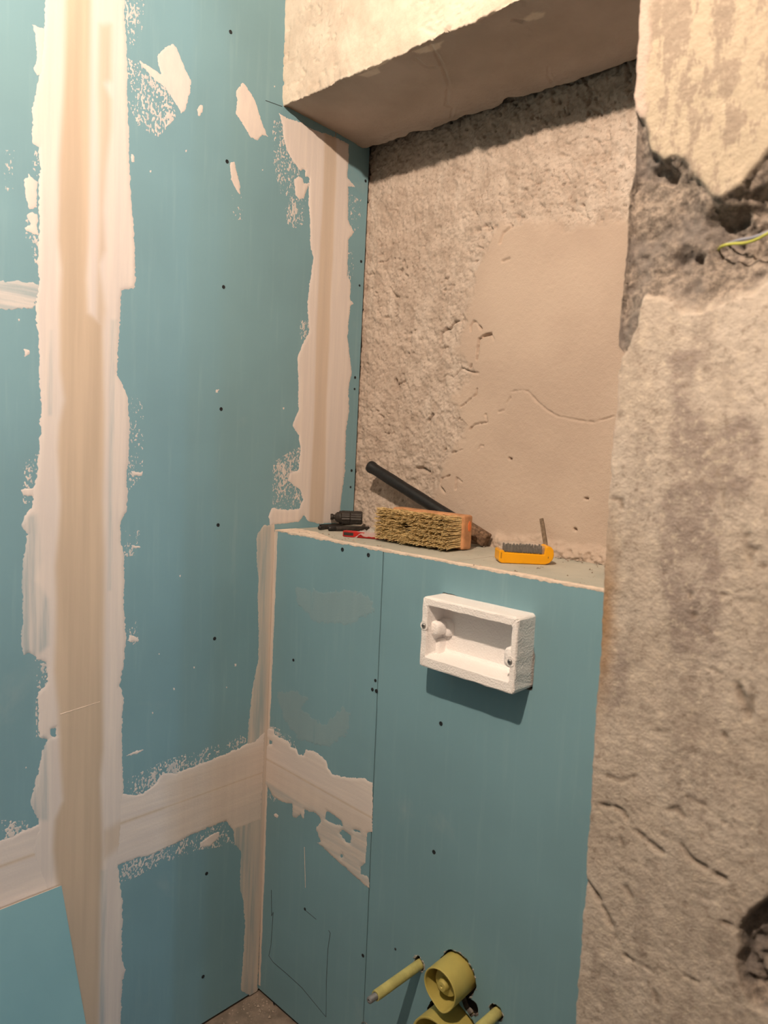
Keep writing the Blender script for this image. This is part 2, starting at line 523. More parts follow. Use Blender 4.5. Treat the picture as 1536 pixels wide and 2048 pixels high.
def compound(name, parent, to3d, poly, amp=0.005, freq=70, step=0.003, h=0.001, tan=None, thin=None, holes=(), clip=None, label=None, anis=(1, 1), mat='comp'):
    P = np.array(poly); m = 0.012
    bx = (P[:, 0].min() - m, P[:, 0].max() + m, P[:, 1].min() - m, P[:, 1].max() + m)
    if clip: bx = (max(bx[0], clip[0]), min(bx[1], clip[1]), max(bx[2], clip[2]), min(bx[3], clip[3]))
    sd = int(abs(P.sum()) * 1000) % 97
    def field(U, V):
        f = sdf(U, V, poly)
        for hp in holes: f = np.minimum(f, -sdf(U, V, hp) + 0.0015)
        f = f + amp * fbm(U * freq * anis[0] + sd, V * freq * anis[1] + sd, 4, sd, 0.65)
        # tiny blotches along the rim
        f = f + np.where(np.abs(f) < amp * 1.2, amp * 1.5 * fbm(U * 300 + sd, V * 300, 3, sd + 2, 0.7), 0)
        return f
    at = {'tan': tan or zero, 'thin': thin or zero}
    return sheet(name, parent, [mat], to3d, bx, step, field, flat(h), at, label=label)


def speckle(parent, to3d, poly, dens=0.5, freq=400, anis=(1, 0.6), step=0.0012, reach=0.03, clip=None):
    P = np.array(poly); m = 0.006
    bx = (P[:, 0].min() - m, P[:, 0].max() + m, P[:, 1].min() - m, P[:, 1].max() + m)
    if clip: bx = (max(bx[0], clip[0]), min(bx[1], clip[1]), max(bx[2], clip[2]), min(bx[3], clip[3]))
    sd = int(abs(P.sum()) * 1000) % 89
    def field(U, V):
        d = np.clip(sdf(U, V, poly) / reach, -0.3, 1.0)
        nz = fbm(U * freq * anis[0] + sd, V * freq * anis[1] + sd, 3, sd, 0.6)
        big = fbm(U * 45 + sd, V * 30, 3, sd + 3)
        return (nz + 0.40 * big + (dens - 0.5) * 0.5 - 0.165 + 0.10 * np.minimum(d, 1) - np.where(d < 0, 0.4, 0)) * 0.004
    return sheet('filler_speckle', parent, ['comp'], to3d, bx, step, field, lambda U, V, F: np.where(F <= 0, 0.0001, 0.0004), {'tan': zero, 'thin': lambda U, V: np.full_like(U, 0.35)}, kind='stuff')


def wl(pts): return [WL(p) for p in pts]
def band(poly, soft=0.006, k=1.0): return lambda U, V: k * sstep(-soft, soft, sdf(U, V, poly) + 0.002 * fbm(U * 60, V * 12, 3, 4))
def cr(s, ox, oy, pts): return [(x / s + ox, y / s + oy) for x, y in pts]


LEFT = [(92, -40), (88, 60), (78, 150), (66, 210), (64, 285), (76, 295), (80, 330), (78, 400), (78, 450), (76, 520), (78, 560), (72, 600), (72, 640),
        (77, 677), (78, 749), (83, 815), (81, 859), (77, 905), (73, 952), (66, 981), (64, 1015), (47, 1034), (42, 1049), (55, 1068), (48, 1109), (45, 1127), (44, 1171),
        (45, 1240), (42, 1293), (47, 1310), (59, 1307), (78, 1318), (93, 1326), (94, 1365), (76, 1387), (77, 1440), (80, 1474), (94, 1480), (84, 1505), (75, 1552), (64, 1590),
        (59, 1607), (67, 1624), (78, 1641), (74, 1662), (60, 1700), (100, 1800), (100, 2300)]
RIGHT = [(248, -40), (250, 60), (254, 100), (254, 180), (257, 260), (259, 330), (262, 400), (268, 460), (271, 520), (270, 576), (243, 581), (240, 640), (235, 696), (234, 749),
         (247, 774), (256, 802), (259, 859), (258, 905), (253, 952), (255, 999), (253, 1024), (241, 1043), (241, 1077), (248, 1109), (249, 1171), (247, 1218), (252, 1265), (250, 1312),
         (245, 1343), (240, 1368), (247, 1396), (244, 1446), (245, 1521), (247, 1580), (244, 1640), (236, 1731), (241, 1771), (244, 1802), (245, 1850), (243, 1915), (251, 1940), (245, 1965), (241, 2048), (236, 2300)]
TANL = [(131, -40), (128, 150), (122, 250), (118, 320), (116, 480), (122, 540), (118, 620), (120, 740), (128, 800), (118, 850), (114, 900), (120, 1000), (116, 1070), (110, 1130),
        (112, 1200), (110, 1280), (108, 1340), (116, 1420), (120, 1520), (125, 1600), (109, 1640), (106, 1700), (112, 1760), (124, 1800), (130, 1900), (140, 2300)]
TANR = [(182, -40), (180, 100), (178, 320), (176, 480), (172, 560), (175, 625), (205, 650), (205, 700), (208, 850), (205, 1000), (208, 1100), (207, 1300), (205, 1400), (206, 1500), (200, 1560),
        (205, 1700), (200, 1800), (197, 2048), (193, 2300)]
T2 = [(198, 50), (222, 50), (222, 160), (208, 168), (222, 200), (222, 250), (212, 330), (205, 420), (210, 500), (196, 530), (210, 620), (206, 660), (192, 660), (198, 420), (198, 300), (196, 170)]
tan1 = wl(TANL + TANR[::-1]); tan2 = wl(T2); tanx = wl([(205, 1662), (260, 1630), (268, 1655), (250, 1685), (205, 1720)])


def tan_main(U, V):
    return np.maximum(np.maximum(band(tan1, 0.007)(U, V), 0.75 * band(tan2, 0.008)(U, V)), 0.6 * band(tanx, 0.012)(U, V))


thinA = wl([(40, 1030), (72, 1030), (82, 1120), (70, 1160), (98, 1200), (98, 1290), (60, 1320), (35, 1300)])
thinB = wl([(85, 1470), (100, 1480), (98, 1640), (70, 1640), (58, 1605)])
thinC = wl([(222, 640), (232, 640), (226, 900), (222, 1180), (217, 1180), (219, 900)])
thinD = wl([(98, 660), (104, 660), (103, 830), (97, 830)])
thinE = wl([(200, 1740), (212, 1740), (208, 2048), (200, 2048)])


def thin_main(U, V):
    return np.maximum.reduce([0.55 * band(thinA, 0.006)(U, V), 0.45 * band(thinB, 0.006)(U, V), 0.6 * band(thinC, 0.004)(U, V), 0.5 * band(thinD, 0.004)(U, V), 0.5 * band(thinE, 0.004)(U, V)])


CLW = (-1.0, 0.2535, 0.0, ZC)
compound('joint_compound', wall_left, yz(0), wl(LEFT + RIGHT[::-1]), 0.005, 70, 0.003, 0.0014, tan_main, thin_main, clip=CLW,
         holes=[wl([(99, 1456), (113, 1454), (112, 1472), (100, 1476)])], label='broad upright strip of filler over the board joint')
HS = [(530, 1462), (510, 1480), (495, 1487), (480, 1495), (435, 1515), (390, 1532), (350, 1547), (327, 1545), (305, 1572), (285, 1587), (267, 1591), (246, 1587), (160, 1600), (78, 1650), (62, 1655), (25, 1672), (0, 1682), (-200, 1765),
      (-200, 1900), (0, 1822), (120, 1780), (220, 1745), (236, 1731), (270, 1717), (300, 1710), (350, 1687), (400, 1662), (452, 1641), (466, 1660), (522, 1640)]
tanh_ = wl([(250, 1655), (540, 1555), (540, 1532), (400, 1575), (250, 1630)])
tanlow = wl([(330, 1560), (540, 1480), (540, 1650), (330, 1720)])
HSW = [(-2.15, 0.612) if p == (-200, 1765) else (-2.15, 0.508) if p == (-200, 1900) else WL(p) for p in HS]
compound('joint_compound', wall_left, yz(0), HSW, 0.005, 70, 0.003, 0.0010,
         lambda U, V: np.maximum(0.35 * band(tanlow, 0.02)(U, V), sstep(0.005, 0.0, np.abs(V - ZS - 0.004)) * 0.8),
         clip=(-2.15, 0.0, 0, ZC), mat='comp_h', label='level strip of filler across the lower board joint')
# corner strip down the inside corner
CS = [(527, 1050), (514, 1070), (513, 1120), (517, 1160), (515, 1200), (517, 1250), (517, 1315), (505, 1375), (497, 1450), (494, 1490), (470, 1640), (467, 1660), (470, 1690), (482, 1702), (480, 1775), (487, 1805), (490, 1850), (485, 1925), (482, 1980), (500, 1992), (514, 1990), (540, 1500), (560, 1050)]
compound('joint_compound', wall_left, yz(0), wl(CS), 0.004, 80, 0.003, 0.0007, lambda U, V: 0.55 + 0 * U, lambda U, V: 0.60 * sstep(-0.004, -0.02, U), clip=(-1.0, 0.0, 0.004, ZC), anis=(1, 0.35), label='thin streaky filler down the inside corner')
# niche strip
NS = [(558, 226), (575, 236), (600, 244), (632, 262), (655, 268), (690, 284), (698, 290), (697, 330), (695, 355), (710, 374), (697, 372), (696, 440), (707, 464), (697, 480), (695, 550), (701, 565), (700, 600), (708, 606), (700, 615), (697, 640),
      (695, 675), (703, 745), (697, 775), (698, 825), (692, 860), (690, 940), (685, 980), (680, 1015), (680, 1046), (640, 1047), (617, 1043), (608, 1030), (598, 1043), (540, 1050), (537, 1035), (543, 1015), (565, 1020), (598, 1018), (606, 1000), (600, 978), (575, 962), (580, 945), (597, 940),
      (601, 900), (597, 870), (585, 852), (590, 835), (597, 820), (597, 760), (595, 715), (603, 692), (618, 664), (615, 603), (626, 517), (620, 481), (620, 439), (617, 407), (618, 368), (608, 398), (598, 398), (590, 388), (588, 359), (605, 346), (585, 322), (573, 298), (565, 268), (565, 249)]
NT_ = [(648, 262), (647, 330), (645, 400), (640, 480), (637, 560), (632, 650), (630, 750), (627, 850), (622, 950), (617, 1046), (645, 1046), (650, 950), (652, 800), (658, 680), (660, 600), (665, 520), (668, 420), (672, 330), (672, 272)]
compound('joint_compound', wall_left, yz(0), wl(NS), 0.004, 80, 0.003, 0.0013, band(wl(NT_), 0.004, 0.72), None, clip=(-1, 0.2535, ZT + 0.002, ZB - 0.005),
         holes=[wl(cr(4.096, 500, 200, [(425, 565), (460, 570), (450, 620), (490, 640), (485, 690), (440, 690), (425, 640), (385, 630)]))], label='upright strip of filler inside the niche')
# single dabs of filler
for pts in (cr(2, 0, 0, [(550, 237), (600, 268), (645, 300), (632, 245), (630, 225), (660, 190), (690, 178), (705, 190), (735, 265), (765, 325), (760, 370), (740, 440), (725, 452), (700, 410), (660, 350), (600, 300)]),
            cr(2, 0, 0, [(970, 328), (985, 345), (1020, 400), (1040, 470), (1070, 545), (1050, 540), (1030, 560), (1005, 550), (985, 520), (945, 455), (950, 400), (942, 370)]),
            cr(2, 0, 0, [(920, 650), (940, 645), (945, 680), (960, 740), (960, 780), (940, 750), (925, 715)]),
            cr(2, 0, 0, [(800, 420), (812, 425), (808, 450), (795, 465), (788, 440)]),
            cr(3.2, 0, 0, [(208, 160), (285, 188), (285, 470), (240, 482), (210, 440), (238, 390), (228, 230)]),
            cr(3.2, 0, 0, [(150, 1150), (185, 1120), (238, 1165), (238, 1330), (190, 1340), (160, 1240)]),
            cr(3.2, 0, 0, [(165, 1380), (200, 1360), (240, 1370), (240, 1450), (245, 1510), (190, 1490), (160, 1462), (200, 1430)]),
            cr(3.2, 0, 0, [(835, 980), (862, 985), (860, 1040), (840, 1040)]),
            cr(3.2, 0, 640, [(130, 1085), (215, 1075), (215, 1130), (150, 1120)]),
            cr(3.2, 0, 640, [(155, 185), (185, 190), (190, 220), (160, 235)]),
            cr(3.2, 0, 640, [(840, 970), (915, 972), (910, 998), (855, 995)]),
            cr(3.2, 0, 640, [(840, 1440), (935, 1454), (860, 1460)]),
            cr(3.2, 0, 1240, [(825, 90), (885, 110), (885, 140), (825, 140)]),
            cr(3.2, 0, 1240, [(786, 878), (850, 845), (918, 828), (900, 845), (850, 862)]),
            cr(2, 0, 1300, [(800, 770), (850, 735), (880, 725), (875, 750), (840, 785), (800, 790)]),
            cr(2, 0, 600, [(862, 358), (878, 356), (872, 372), (864, 372)])):
    compound('filler_dab', wall_left, yz(0), wl(pts), 0.0035, 110, 0.0022, 0.0008, clip=CLW, mat='comp_d')
compound('filler_smear', wall_left, yz(0), wl([(-60, 580), (0, 562), (45, 563), (78, 570), (80, 600), (60, 615), (0, 618), (-60, 640)]), 0.008, 70, 0.003, 0.0005, None, lambda U, V: 0.66 + 0 * U, clip=CLW, mat='comp_h')
for pts, dens in (([(255, 115), (300, 130), (345, 185), (352, 235), (318, 275), (278, 258), (256, 205)], 0.60), ([(250, -10), (290, -10), (285, 60), (262, 100), (250, 60)], 0.52),
                  ([(256, 790), (288, 800), (286, 960), (256, 985)], 0.50), ([(245, 1060), (280, 1060), (275, 1110), (248, 1115)], 0.46), ([(250, 1250), (278, 1240), (276, 1290), (254, 1290)], 0.56),
                  ([(545, 240), (590, 245), (600, 330), (612, 400), (615, 470), (575, 450), (560, 380), (545, 330)], 0.52),
                  ([(545, 925), (600, 890), (612, 1000), (600, 1025), (545, 1020)], 0.56),
                  ([(460, 385), (492, 380), (485, 440), (462, 440)], 0.40), ([(600, 640), (622, 640), (614, 700), (600, 705)], 0.62),
                  ([(70, 300), (90, 310), (82, 360), (60, 340)], 0.56), ([(50, 440), (82, 430), (84, 540), (52, 510)], 0.50), ([(8, 300), (30, 300), (28, 400), (8, 380)], 0.42),
                  ([(45, 930), (80, 900), (75, 1000), (45, 1010)], 0.50), ([(70, 1320), (100, 1320), (98, 1380), (72, 1380)], 0.62), ([(70, 1395), (100, 1395), (98, 1475), (72, 1475)], 0.64),
                  ([(250, 1560), (330, 1520), (400, 1500), (480, 1470), (498, 1480), (440, 1520), (380, 1545), (310, 1580), (260, 1600)], 0.60),
                  ([(234, 1735), (280, 1705), (360, 1680), (450, 1640), (470, 1690), (400, 1700), (320, 1730), (262, 1760), (240, 1765)], 0.60),
                  ([(0, 1640), (60, 1640), (70, 1670), (0, 1690)], 0.62), ([(690, 380), (725, 400), (715, 480), (692, 480)], 0.40), ([(690, 480), (712, 500), (705, 560), (692, 560)], 0.44)):
    speckle(wall_left, yz(0), wl(pts), dens, clip=CLW)
for (x_, y_) in ((372, 302), (525, 340), (301, 343), (549, 173), (567, 817), (360, 1152), (453, 1375), (348, 1378), (318, 1308), (305, 1426), (388, 1335), (52, 1535), (38, 640), (471, 1330)):
    q_ = random.uniform(1.2, 2.4)
    compound('filler_dab', wall_left, yz(0), wl([(x_ - q_, y_ - q_), (x_ + q_, y_ - 1.3 * q_), (x_ + 0.8 * q_, y_ + q_), (x_ - 0.6 * q_, y_ + 1.4 * q_)]), 0.001, 200, 0.0008, 0.0009, clip=CLW)
# screws of the left wall
SCREW = MB(); SCREW.lathe([(0.0042, 0.0), (0.0042, 0.0005), (0.0034, 0.0009), (0.0016, 0.0005), (0.0, -0.0002)], 12)
SCREW.V, _v = [tuple(v) for v in SCREW.V], None
_scr = bpy.data.meshes.new('screw'); _scr.from_pydata(SCREW.V, [], SCREW.F); _scr.materials.append(M['screw'])


def screw(parent, p, normal, s=1.0):
    o = bpy.data.objects.new('screw', _scr); col.objects.link(o); o.parent = parent
    m = frame4(p, normal); o.matrix_local = m @ Matrix.Diagonal((s, s, 1, 1)); return o


for p in ((461, 64), (454, 323), (447, 574), (442, 818), (436, 1050), (429, 1277), (413, 1747), (406, 1953)):
    q = WL(p); screw(wall_left, (0.0002, q[0], q[1]), (1, 0, 0), 0.95)
for p, s in (((731, 362), 1), ((722, 523), 1), ((719, 571), 0.8), ((710, 755), 1), ((709, 778), 0.8), ((703, 941), 1), ((701, 974), 0.8)):
    q = WL(p); screw(wall_left, (0.0002, q[0], q[1]), (1, 0, 0), 0.85 * s)
b = MB(); a0, a1 = WL((531, 201)), WL((564, 213)); b.tube([(0.0004, *a0), (0.0004, *a1)], 0.0006, 4); b.build('pencil_mark', 'pencil', wall_left)
b = MB(); a0, a1 = WL((120, 1428)), WL((199, 1403)); b.tube([(0.0014, *a0), (0.0016, *a1)], [0.0008, 0.0004], 4); b.build('scratch_ridge', 'cream', wall_left)

# ================================================================== boxing under the niche
b = MB(); b.box((0.001, 0.02, 0.0), (0.895, 0.022, 1.10)); b.box((0.001, 0.24, 0), (0.895, 0.259, 1.13))
boxing = structure(b.build('wall_boxing', 'dark'), 'low boxed-out wall of green boards below the niche', 'wall')
XJ0, XJ1 = 0.3512, 0.3612                # slanting joint: top, bottom
ZJ = FR((531, 1515))[1]; ZJ2 = FR((745, 1632))[1]
ZF = 0.010
for poly in ([(0.0135 - 0.012, ZJ + G), (XJ0 + 0.0048 - G, ZJ2 + G), (XJ0 - G, ZT), (0.0015, ZT)], [(0.0015, ZF), (XJ1 - G, ZF), (XJ0 + 0.0048 - G, ZJ2 - G), (0.0015, ZJ - G)]):
    bb = MB(); bb.prism(poly, -0.0125, 0.0, Matrix(((1, 0, 0, 0), (0, 0, -1, 0), (0, 1, 0, 0), (0, 0, 0, 1))))
    bb.mi = [0] * len(bb.F); bb.mi[4] = 1
    bb.build('gypsum_board', ['board', 'core'], boxing)
# wide right board with its ragged cut-outs
FLC = (0.592, 0.380); DRC = (0.592, 0.262)
ROD1 = (0.5012, 0.3475); ROD2 = (0.6832, 0.3545)
hole_tray = [FR(p) for p in ((850, 1200), (872, 1182), (905, 1188), (930, 1200), (1066, 1229), (1069, 1240), (1067, 1300), (1070, 1312), (1064, 1388), (1050, 1392), (850, 1330))]
hole_tray = [(max(x, 0.5065), max(z, 0.957)) for x, z in hole_tray]


def wide_field(U, V):
    xl = XJ1 + (XJ0 - XJ1) * V / ZT + G
    f = np.minimum(np.minimum(U - xl, 0.8985 - U), np.minimum(V - ZF, ZT - V) + 0.0)
    nz = fbm(U * 130, V * 130, 3, 2)
    def circ(c, r, a=0.006): return np.hypot(U - c[0], V - c[1]) - r - a * nz
    f = np.minimum(f, circ((FLC[0] + 0.003, FLC[1] + 0.002), 0.0415))
    f = np.minimum(f, circ(DRC, 0.064, 0.008))
    f = np.minimum(f, circ((FLC[0] - 0.045, FLC[1] - 0.062), 0.016, 0.012))
    f = np.minimum(f, circ((FLC[0] + 0.035, FLC[1] - 0.045), 0.018, 0.010))
    for r in (ROD1, ROD2): f = np.minimum(f, circ((r[0], r[1] + 0.003), 0.0135, 0.012))
    f = np.minimum(f, -sdf(U, V, hole_tray) + 0.0025 * nz)
    return f


sheet('gypsum_board', boxing, ['board', 'cut_core'], xz(0.0), (XJ0 - 0.002, 0.9005, 0.0, ZT + 0.002), 0.003, wide_field, lambda U, V, F: 0 * U, depth=0.0125)
def ring(c, r, w, a):
    def f(U, V):
        d = np.hypot(U - c[0], V - c[1]); n1 = fbm(U * 130, V * 130, 3, 2); n2 = fbm(U * 260, V * 260, 3, 5, 0.7)
        return np.minimum(d - r - a * n1 - 0.0004, r + w - d + 0.012 * n2)
    R = r + w + 0.012
    sheet('torn_paper_edge', boxing, ['torn'], xz(0.0), (c[0] - R, c[0] + R, c[1] - R, c[1] + R), 0.0013, f, lambda U, V, F: np.where(F <= 0, 0.0002, 0.0012), label='ragged torn paper around a cut-out')


ring((FLC[0] + 0.003, FLC[1] + 0.002), 0.0415, 0.0005, 0.006)
for r_ in (ROD1, ROD2): ring((r_[0], r_[1] + 0.003), 0.0135, 0.0015, 0.012)
# boards on top
for x0, x1 in ((0.0015, 0.520), (0.5218, 0.8985)):
    board_box('gypsum_board', boxing, (x0, 0.0130, ZT - 0.0125), (x1, NY - 0.004, ZT), 2, 'dusty_board')


def xy(z0): return lambda u, v, h: np.stack([u, v, np.full_like(u, z0) + h], 1)


def torn(U, V):
    w = 0.0165 + 0.012 * fbm(U * 38, V * 0 + 2, 4, 3) + 0.004 * fbm(U * 200, V * 0 + 5, 3, 5)
    w = w + np.where(U < 0.2, 0.05 * sstep(0.2, 0.05, U), 0)
    return np.minimum(w - V, V + 0.0008)


sheet('torn_paper_edge', boxing, ['cream'], xy(ZT), (0.003, 0.896, -0.001, 0.10), 0.0025, torn, flat(0.0009), label='pale torn paper edge')


def chip(U, V):
    w = 0.0035 + 0.0045 * fbm(U * 60, V * 0 + 7, 4, 6) + 0.003 * fbm(U * 240, V * 0 + 1, 2, 1)
    return np.minimum(V - (ZT - w), ZT + 0.0006 - V)


sheet('torn_paper_edge', boxing, ['cream'], xz(0.0), (0.003, 0.896, ZT - 0.02, ZT + 0.0012), 0.002, chip, flat(0.0007), label='pale chipped upper edge')
# filler on the box front
fr = lambda pts: [FR(p) for p in pts]
c6 = lambda pts: fr(cr(4.518, 440, 1400, pts))
BS = [(418, 240), (490, 270), (490, 310), (540, 340), (620, 375), (640, 420), (690, 440), (710, 490), (760, 500), (775, 450), (840, 460), (920, 510), (965, 560), (975, 610), (1010, 665), (1090, 690), (1200, 705), (1300, 705), (1375, 750), (1382, 850), (1378, 1190), (1325, 1200), (1325, 1300), (1310, 1480), (1272, 1510), (1272, 1570), (1345, 1600), (1350, 1705),
      (1240, 1610), (1060, 1450), (880, 1290), (912, 1278), (865, 1160), (905, 1105), (912, 1070), (860, 1020), (765, 990), (755, 1085), (730, 1030), (690, 1065), (655, 1060), (655, 938), (560, 920), (480, 870), (440, 800), (400, 760)]
seam0, seam1 = FR((531, 1513)), FR((745, 1632))
low = c6([(400, 720), (700, 900), (1000, 1060), (1380, 1240), (1380, 1720), (860, 1290), (600, 1000), (400, 800)])


def seam_tan(U, V):
    zl = seam0[1] + (seam1[1] - seam0[1]) * (U - seam0[0]) / (seam1[0] - seam0[0])
    return np.maximum(0.75 * sstep(0.004, 0.0, np.abs(V - zl + 0.004)), 0.25 * sstep(0.0, 0.02, -(V - zl)))


compound('joint_compound', boxing, xz(0), c6(BS), 0.004, 90, 0.0025, 0.0013, seam_tan, lambda U, V: 0.35 * band(low, 0.01)(U, V), clip=(0.0015, XJ1 - 0.002, 0.05, ZT),
         holes=[c6([(960, 990), (1095, 1080), (1112, 1140), (1060, 1130), (1010, 1120), (945, 1080)]), c6([(1075, 1200), (1110, 1165), (1195, 1230), (1185, 1295), (1150, 1300)]), c6([(1085, 1395), (1105, 1380), (1118, 1420), (1092, 1428)]), c6([(1200, 1165), (1270, 1170), (1275, 1200), (1215, 1190)]), c6([(415, 330), (475, 370), (475, 400), (415, 405)])],
         mat='comp_h', label='level strip of filler with a broad smear below')


def corner_f(U, V):
    return 0.0085 + 0.0035 * sstep(0.5, 1.1, V) + 0.004 * fbm(U * 0 + 3, V * 40, 4, 2) + 0.002 * fbm(U * 0 + 1, V * 260, 2, 4) - U


sheet('joint_compound', boxing, ['comp'], xz(0), (0.0015, 0.02, 0.02, ZT - 0.004), 0.002, corner_f, flat(0.0012), {'tan': lambda U, V: 0.45 + 0 * U, 'thin': lambda U, V: 0.25 * sstep(0.004, 0.01, U)}, label='bead of filler in the inside corner')
speckle(boxing, xz(0), c6([(440, 230), (520, 250), (640, 330), (720, 430), (700, 470), (600, 390), (500, 330)]), 0.60)
speckle(boxing, xz(0), c6([(415, 770), (470, 800), (520, 880), (510, 930), (440, 910), (415, 850)]), 0.60)
compound('filler_dab', boxing, xz(0), c6([(485, 1030), (510, 1025), (530, 1045), (520, 1065), (490, 1050)]), 0.002, 110, 0.0022, 0.0006)
# faint wiped smears on the boards
for pts, k in ((cr(2, 0, 1300, [(1110, 1490 - 1300 - 20), (1180, 165), (1230, 190), (1200, 235), (1290, 300), (1340, 270), (1370, 220), (1400, 260), (1390, 330), (1320, 385), (1200, 360), (1130, 270)]), 0.95),
               (cr(2, 0, 600, [(1180, 1150), (1290, 1170), (1380, 1160), (1470, 1180), (1500, 1240), (1400, 1300), (1260, 1290), (1190, 1210)]), 0.955)):
    compound('filler_smear', boxing, xz(0), fr(pts), 0.012, 60, 0.003, 0.0003, lambda U, V: 0.5 + 0 * U, (lambda k: lambda U, V: k + 0 * U)(k))
for p, s in (((685, 1099), 1.05), ((737, 1110), 1.05), ((882, 1447), 1), ((868, 1704), 1), ((751, 1361), 0.8), ((745, 1379), 0.9), ((753, 1382), 1.0), ((791, 1898), 0.6), ((726, 1911), 0.9), ((587, 1320), 0.8), ((610, 1818), 0.8), ((548, 2006), 0.8)):  # the pair at the upper edge are empty holes, drawn as dark screw heads
    q = FR(p); screw(boxing, (q[0], -0.0002, q[1]), (0, -1, 0), s)
b = MB()
b.tube([(x, -0.0003, z) for x, z in fr(cr(3.84, 380, 1780, [(625, 0), (628, 200), (640, 170), (622, 430), (606, 505), (640, 555), (740, 640), (860, 750), (950, 860), (1045, 975), (1048, 700), (1060, 450), (1078, 330), (1065, 310)]))], 0.00055, 4)
b.build('pencil_mark', 'pencil', boxing)
b = MB(); b.tube([(x, -0.0003, z) for x, z in fr(cr(3.84, 380, 1780, [(880, 150), (970, 225)]))], 0.0005, 4); b.build('pencil_mark', 'pencil', boxing)
b = MB(); b.tube([(x, -0.0004, z) for x, z in fr([(609, 1694), (611, 1775)])], 0.0006, 4); b.build('scratch_ridge', 'cream', boxing)

# ================================================================== niche back wall
def back_wall():
    st = 0.0021
    us = np.arange(-0.01, 0.93, st); vs = np.arange(1.10, 2.16, st)
    U, V = np.meshgrid(us, vs)
    bk = lambda pts: [BK(p) for p in pts]
    smp = bk([(935, 600), (960, 520), (1000, 445), (1050, 440), (1130, 452), (1200, 440), (1260, 450), (1420, 480), (1420, 1300), (960, 1180), (868, 1060), (862, 1000), (885, 930), (930, 850), (905, 800), (940, 740), (905, 700), (930, 640)])
    s0 = sdf(U, V, smp) + 0.055 * fbm(U * 20, V * 20, 6, 1, 0.72)
    sm = sstep(-0.012, 0.014, s0)
    top = sstep(1.98, 2.06, V + 0.05 * fbm(U * 12, V * 12, 3, 3)) * (1 - sm)  # darker tone put into the render where the beam's shadow falls
    rough = 0.009 * fbm(U * 24, V * 24, 5, 0, 0.6) + 0.010 * fbm(U * 100, V * 100, 4, 2, 0.7)
    pits = -0.006 * sstep(0.20, 0.32, fbm(U * 110, V * 110, 2, 5)) * sstep(-0.05, 0.15, fbm(U * 11, V * 11, 2, 6))
    flake = np.abs(fbm(U * 26, V * 26, 3, 4)); flk = -0.0035 * sstep(0.022, 0.006, flake) * sstep(0.30, 0.7, (U - 0.25) / 0.4) * sstep(1.75, 1.85, V)
    skin = 0.0012 * fbm(U * 14, V * 14, 3, 2) + 0.0007 * fbm(U * 150, V * 110, 2, 3)
    H = (rough + pits + flk) * (1 - sm) + (skin + 0.0035) * sm
    c = lambda pts: bk(cr(2.844, 700, 560, pts))
    arcs = [([(510, 350), (515, 300), (540, 275), (560, 280), (585, 240), (615, 230)], 0.0036, 0.007), ([(685, 290), (685, 260), (700, 238), (720, 240), (745, 280)], 0.0026, 0.004), ([(720, 450), (725, 400), (730, 335), (760, 315), (800, 305)], 0.0034, 0.007), ([(800, 305), (818, 340)], 0.002, 0.002),
            ([(510, 440), (520, 390), (550, 380)], 0.003, 0.005), ([(515, 560), (545, 535), (580, 555), (630, 500), (680, 520), (730, 530)], 0.0026, 0.004), ([(720, 620), (715, 650), (670, 690), (630, 720)], 0.0026, 0.0045),
            ([(920, 635), (980, 625), (1020, 640), (1060, 690), (1120, 740), (1180, 775), (1280, 795), (1390, 810), (1430, 795), (1500, 775)], 0.0020, 0.0022), ([(540, 1215), (510, 1170), (520, 1130), (565, 1112)], 0.0026, 0.004), ([(600, 1190), (603, 1125)], 0.0028, 0.005), ([(605, 1125), (635, 1150)], 0.002, 0.0025),
            ([(680, 850), (710, 820), (780, 810), (770, 765)], 0.0026, 0.004), ([(250, 570), (258, 620)], 0.006, 0.012), ([(270, 590), (305, 575)], 0.004, 0.007), ([(370, 1075), (400, 1070), (440, 1090)], 0.005, 0.008), ([(440, 800), (465, 765)], 0.004, 0.006), ([(890, 700), (910, 670), (880, 740), (845, 750)], 0.003, 0.0025),
            ([(575, 985), (640, 965)], 0.0024, 0.003), ([(730, 965), (740, 940), (755, 945)], 0.0024, 0.003), ([(540, 960), (535, 970)], 0.003, 0.005), ([(1275, 1418), (1280, 1422)], 0.004, 0.006), ([(1338, 1243), (1348, 1245)], 0.003, 0.006), ([(905, 1015), (915, 1018)], 0.003, 0.005), ([(690, 480), (680, 500)], 0.003, 0.005)]
    for pts, w, dep in arcs:
        d = seg_dist(U, V, c(pts)) + 0.0045 * fbm(U * 110, V * 110, 3, 1, 0.65)
        H = H - 1.7 * dep * (0.6 + 1.2 * (fbm(U * 60, V * 60, 2, 6) + 0.3)) * np.exp(-(np.maximum(d, 0) / (0.62 * w)) ** 2)
    c2 = lambda pts: bk(cr(2, 540, 0, pts))
    for pts, w, dep in (([(1330, 560), (1355, 560), (1360, 600), (1345, 640), (1325, 650)], 0.002, 0.004), ([(1420, 610), (1415, 650), (1390, 685), (1360, 685)], 0.002, 0.004), ([(1280, 430), (1310, 445), (1300, 470)], 0.002, 0.004), ([(920, 970), (935, 930), (965, 905)], 0.003, 0.006), ([(930, 1045), (955, 1035)], 0.003, 0.005), ([(1210, 880), (1235, 845), (1200, 840)], 0.002, 0.004), ([(1180, 700), (1190, 720)], 0.003, 0.006), ([(475, 1150), (490, 1180), (510, 1190)], 0.003, 0.006), ([(800, 970), (850, 950)], 0.002, 0.003)):
        d = seg_dist(U, V, c2(pts)) + 0.0012 * fbm(U * 160, V * 160, 2, 1)
        H = H - dep * np.exp(-(np.maximum(d, 0) / w) ** 2)
    # crumbly foot where the render meets the boxing
    ft = sstep(1.185, 1.155, V + 0.03 * fbm(U * 40, V * 40, 3, 7))
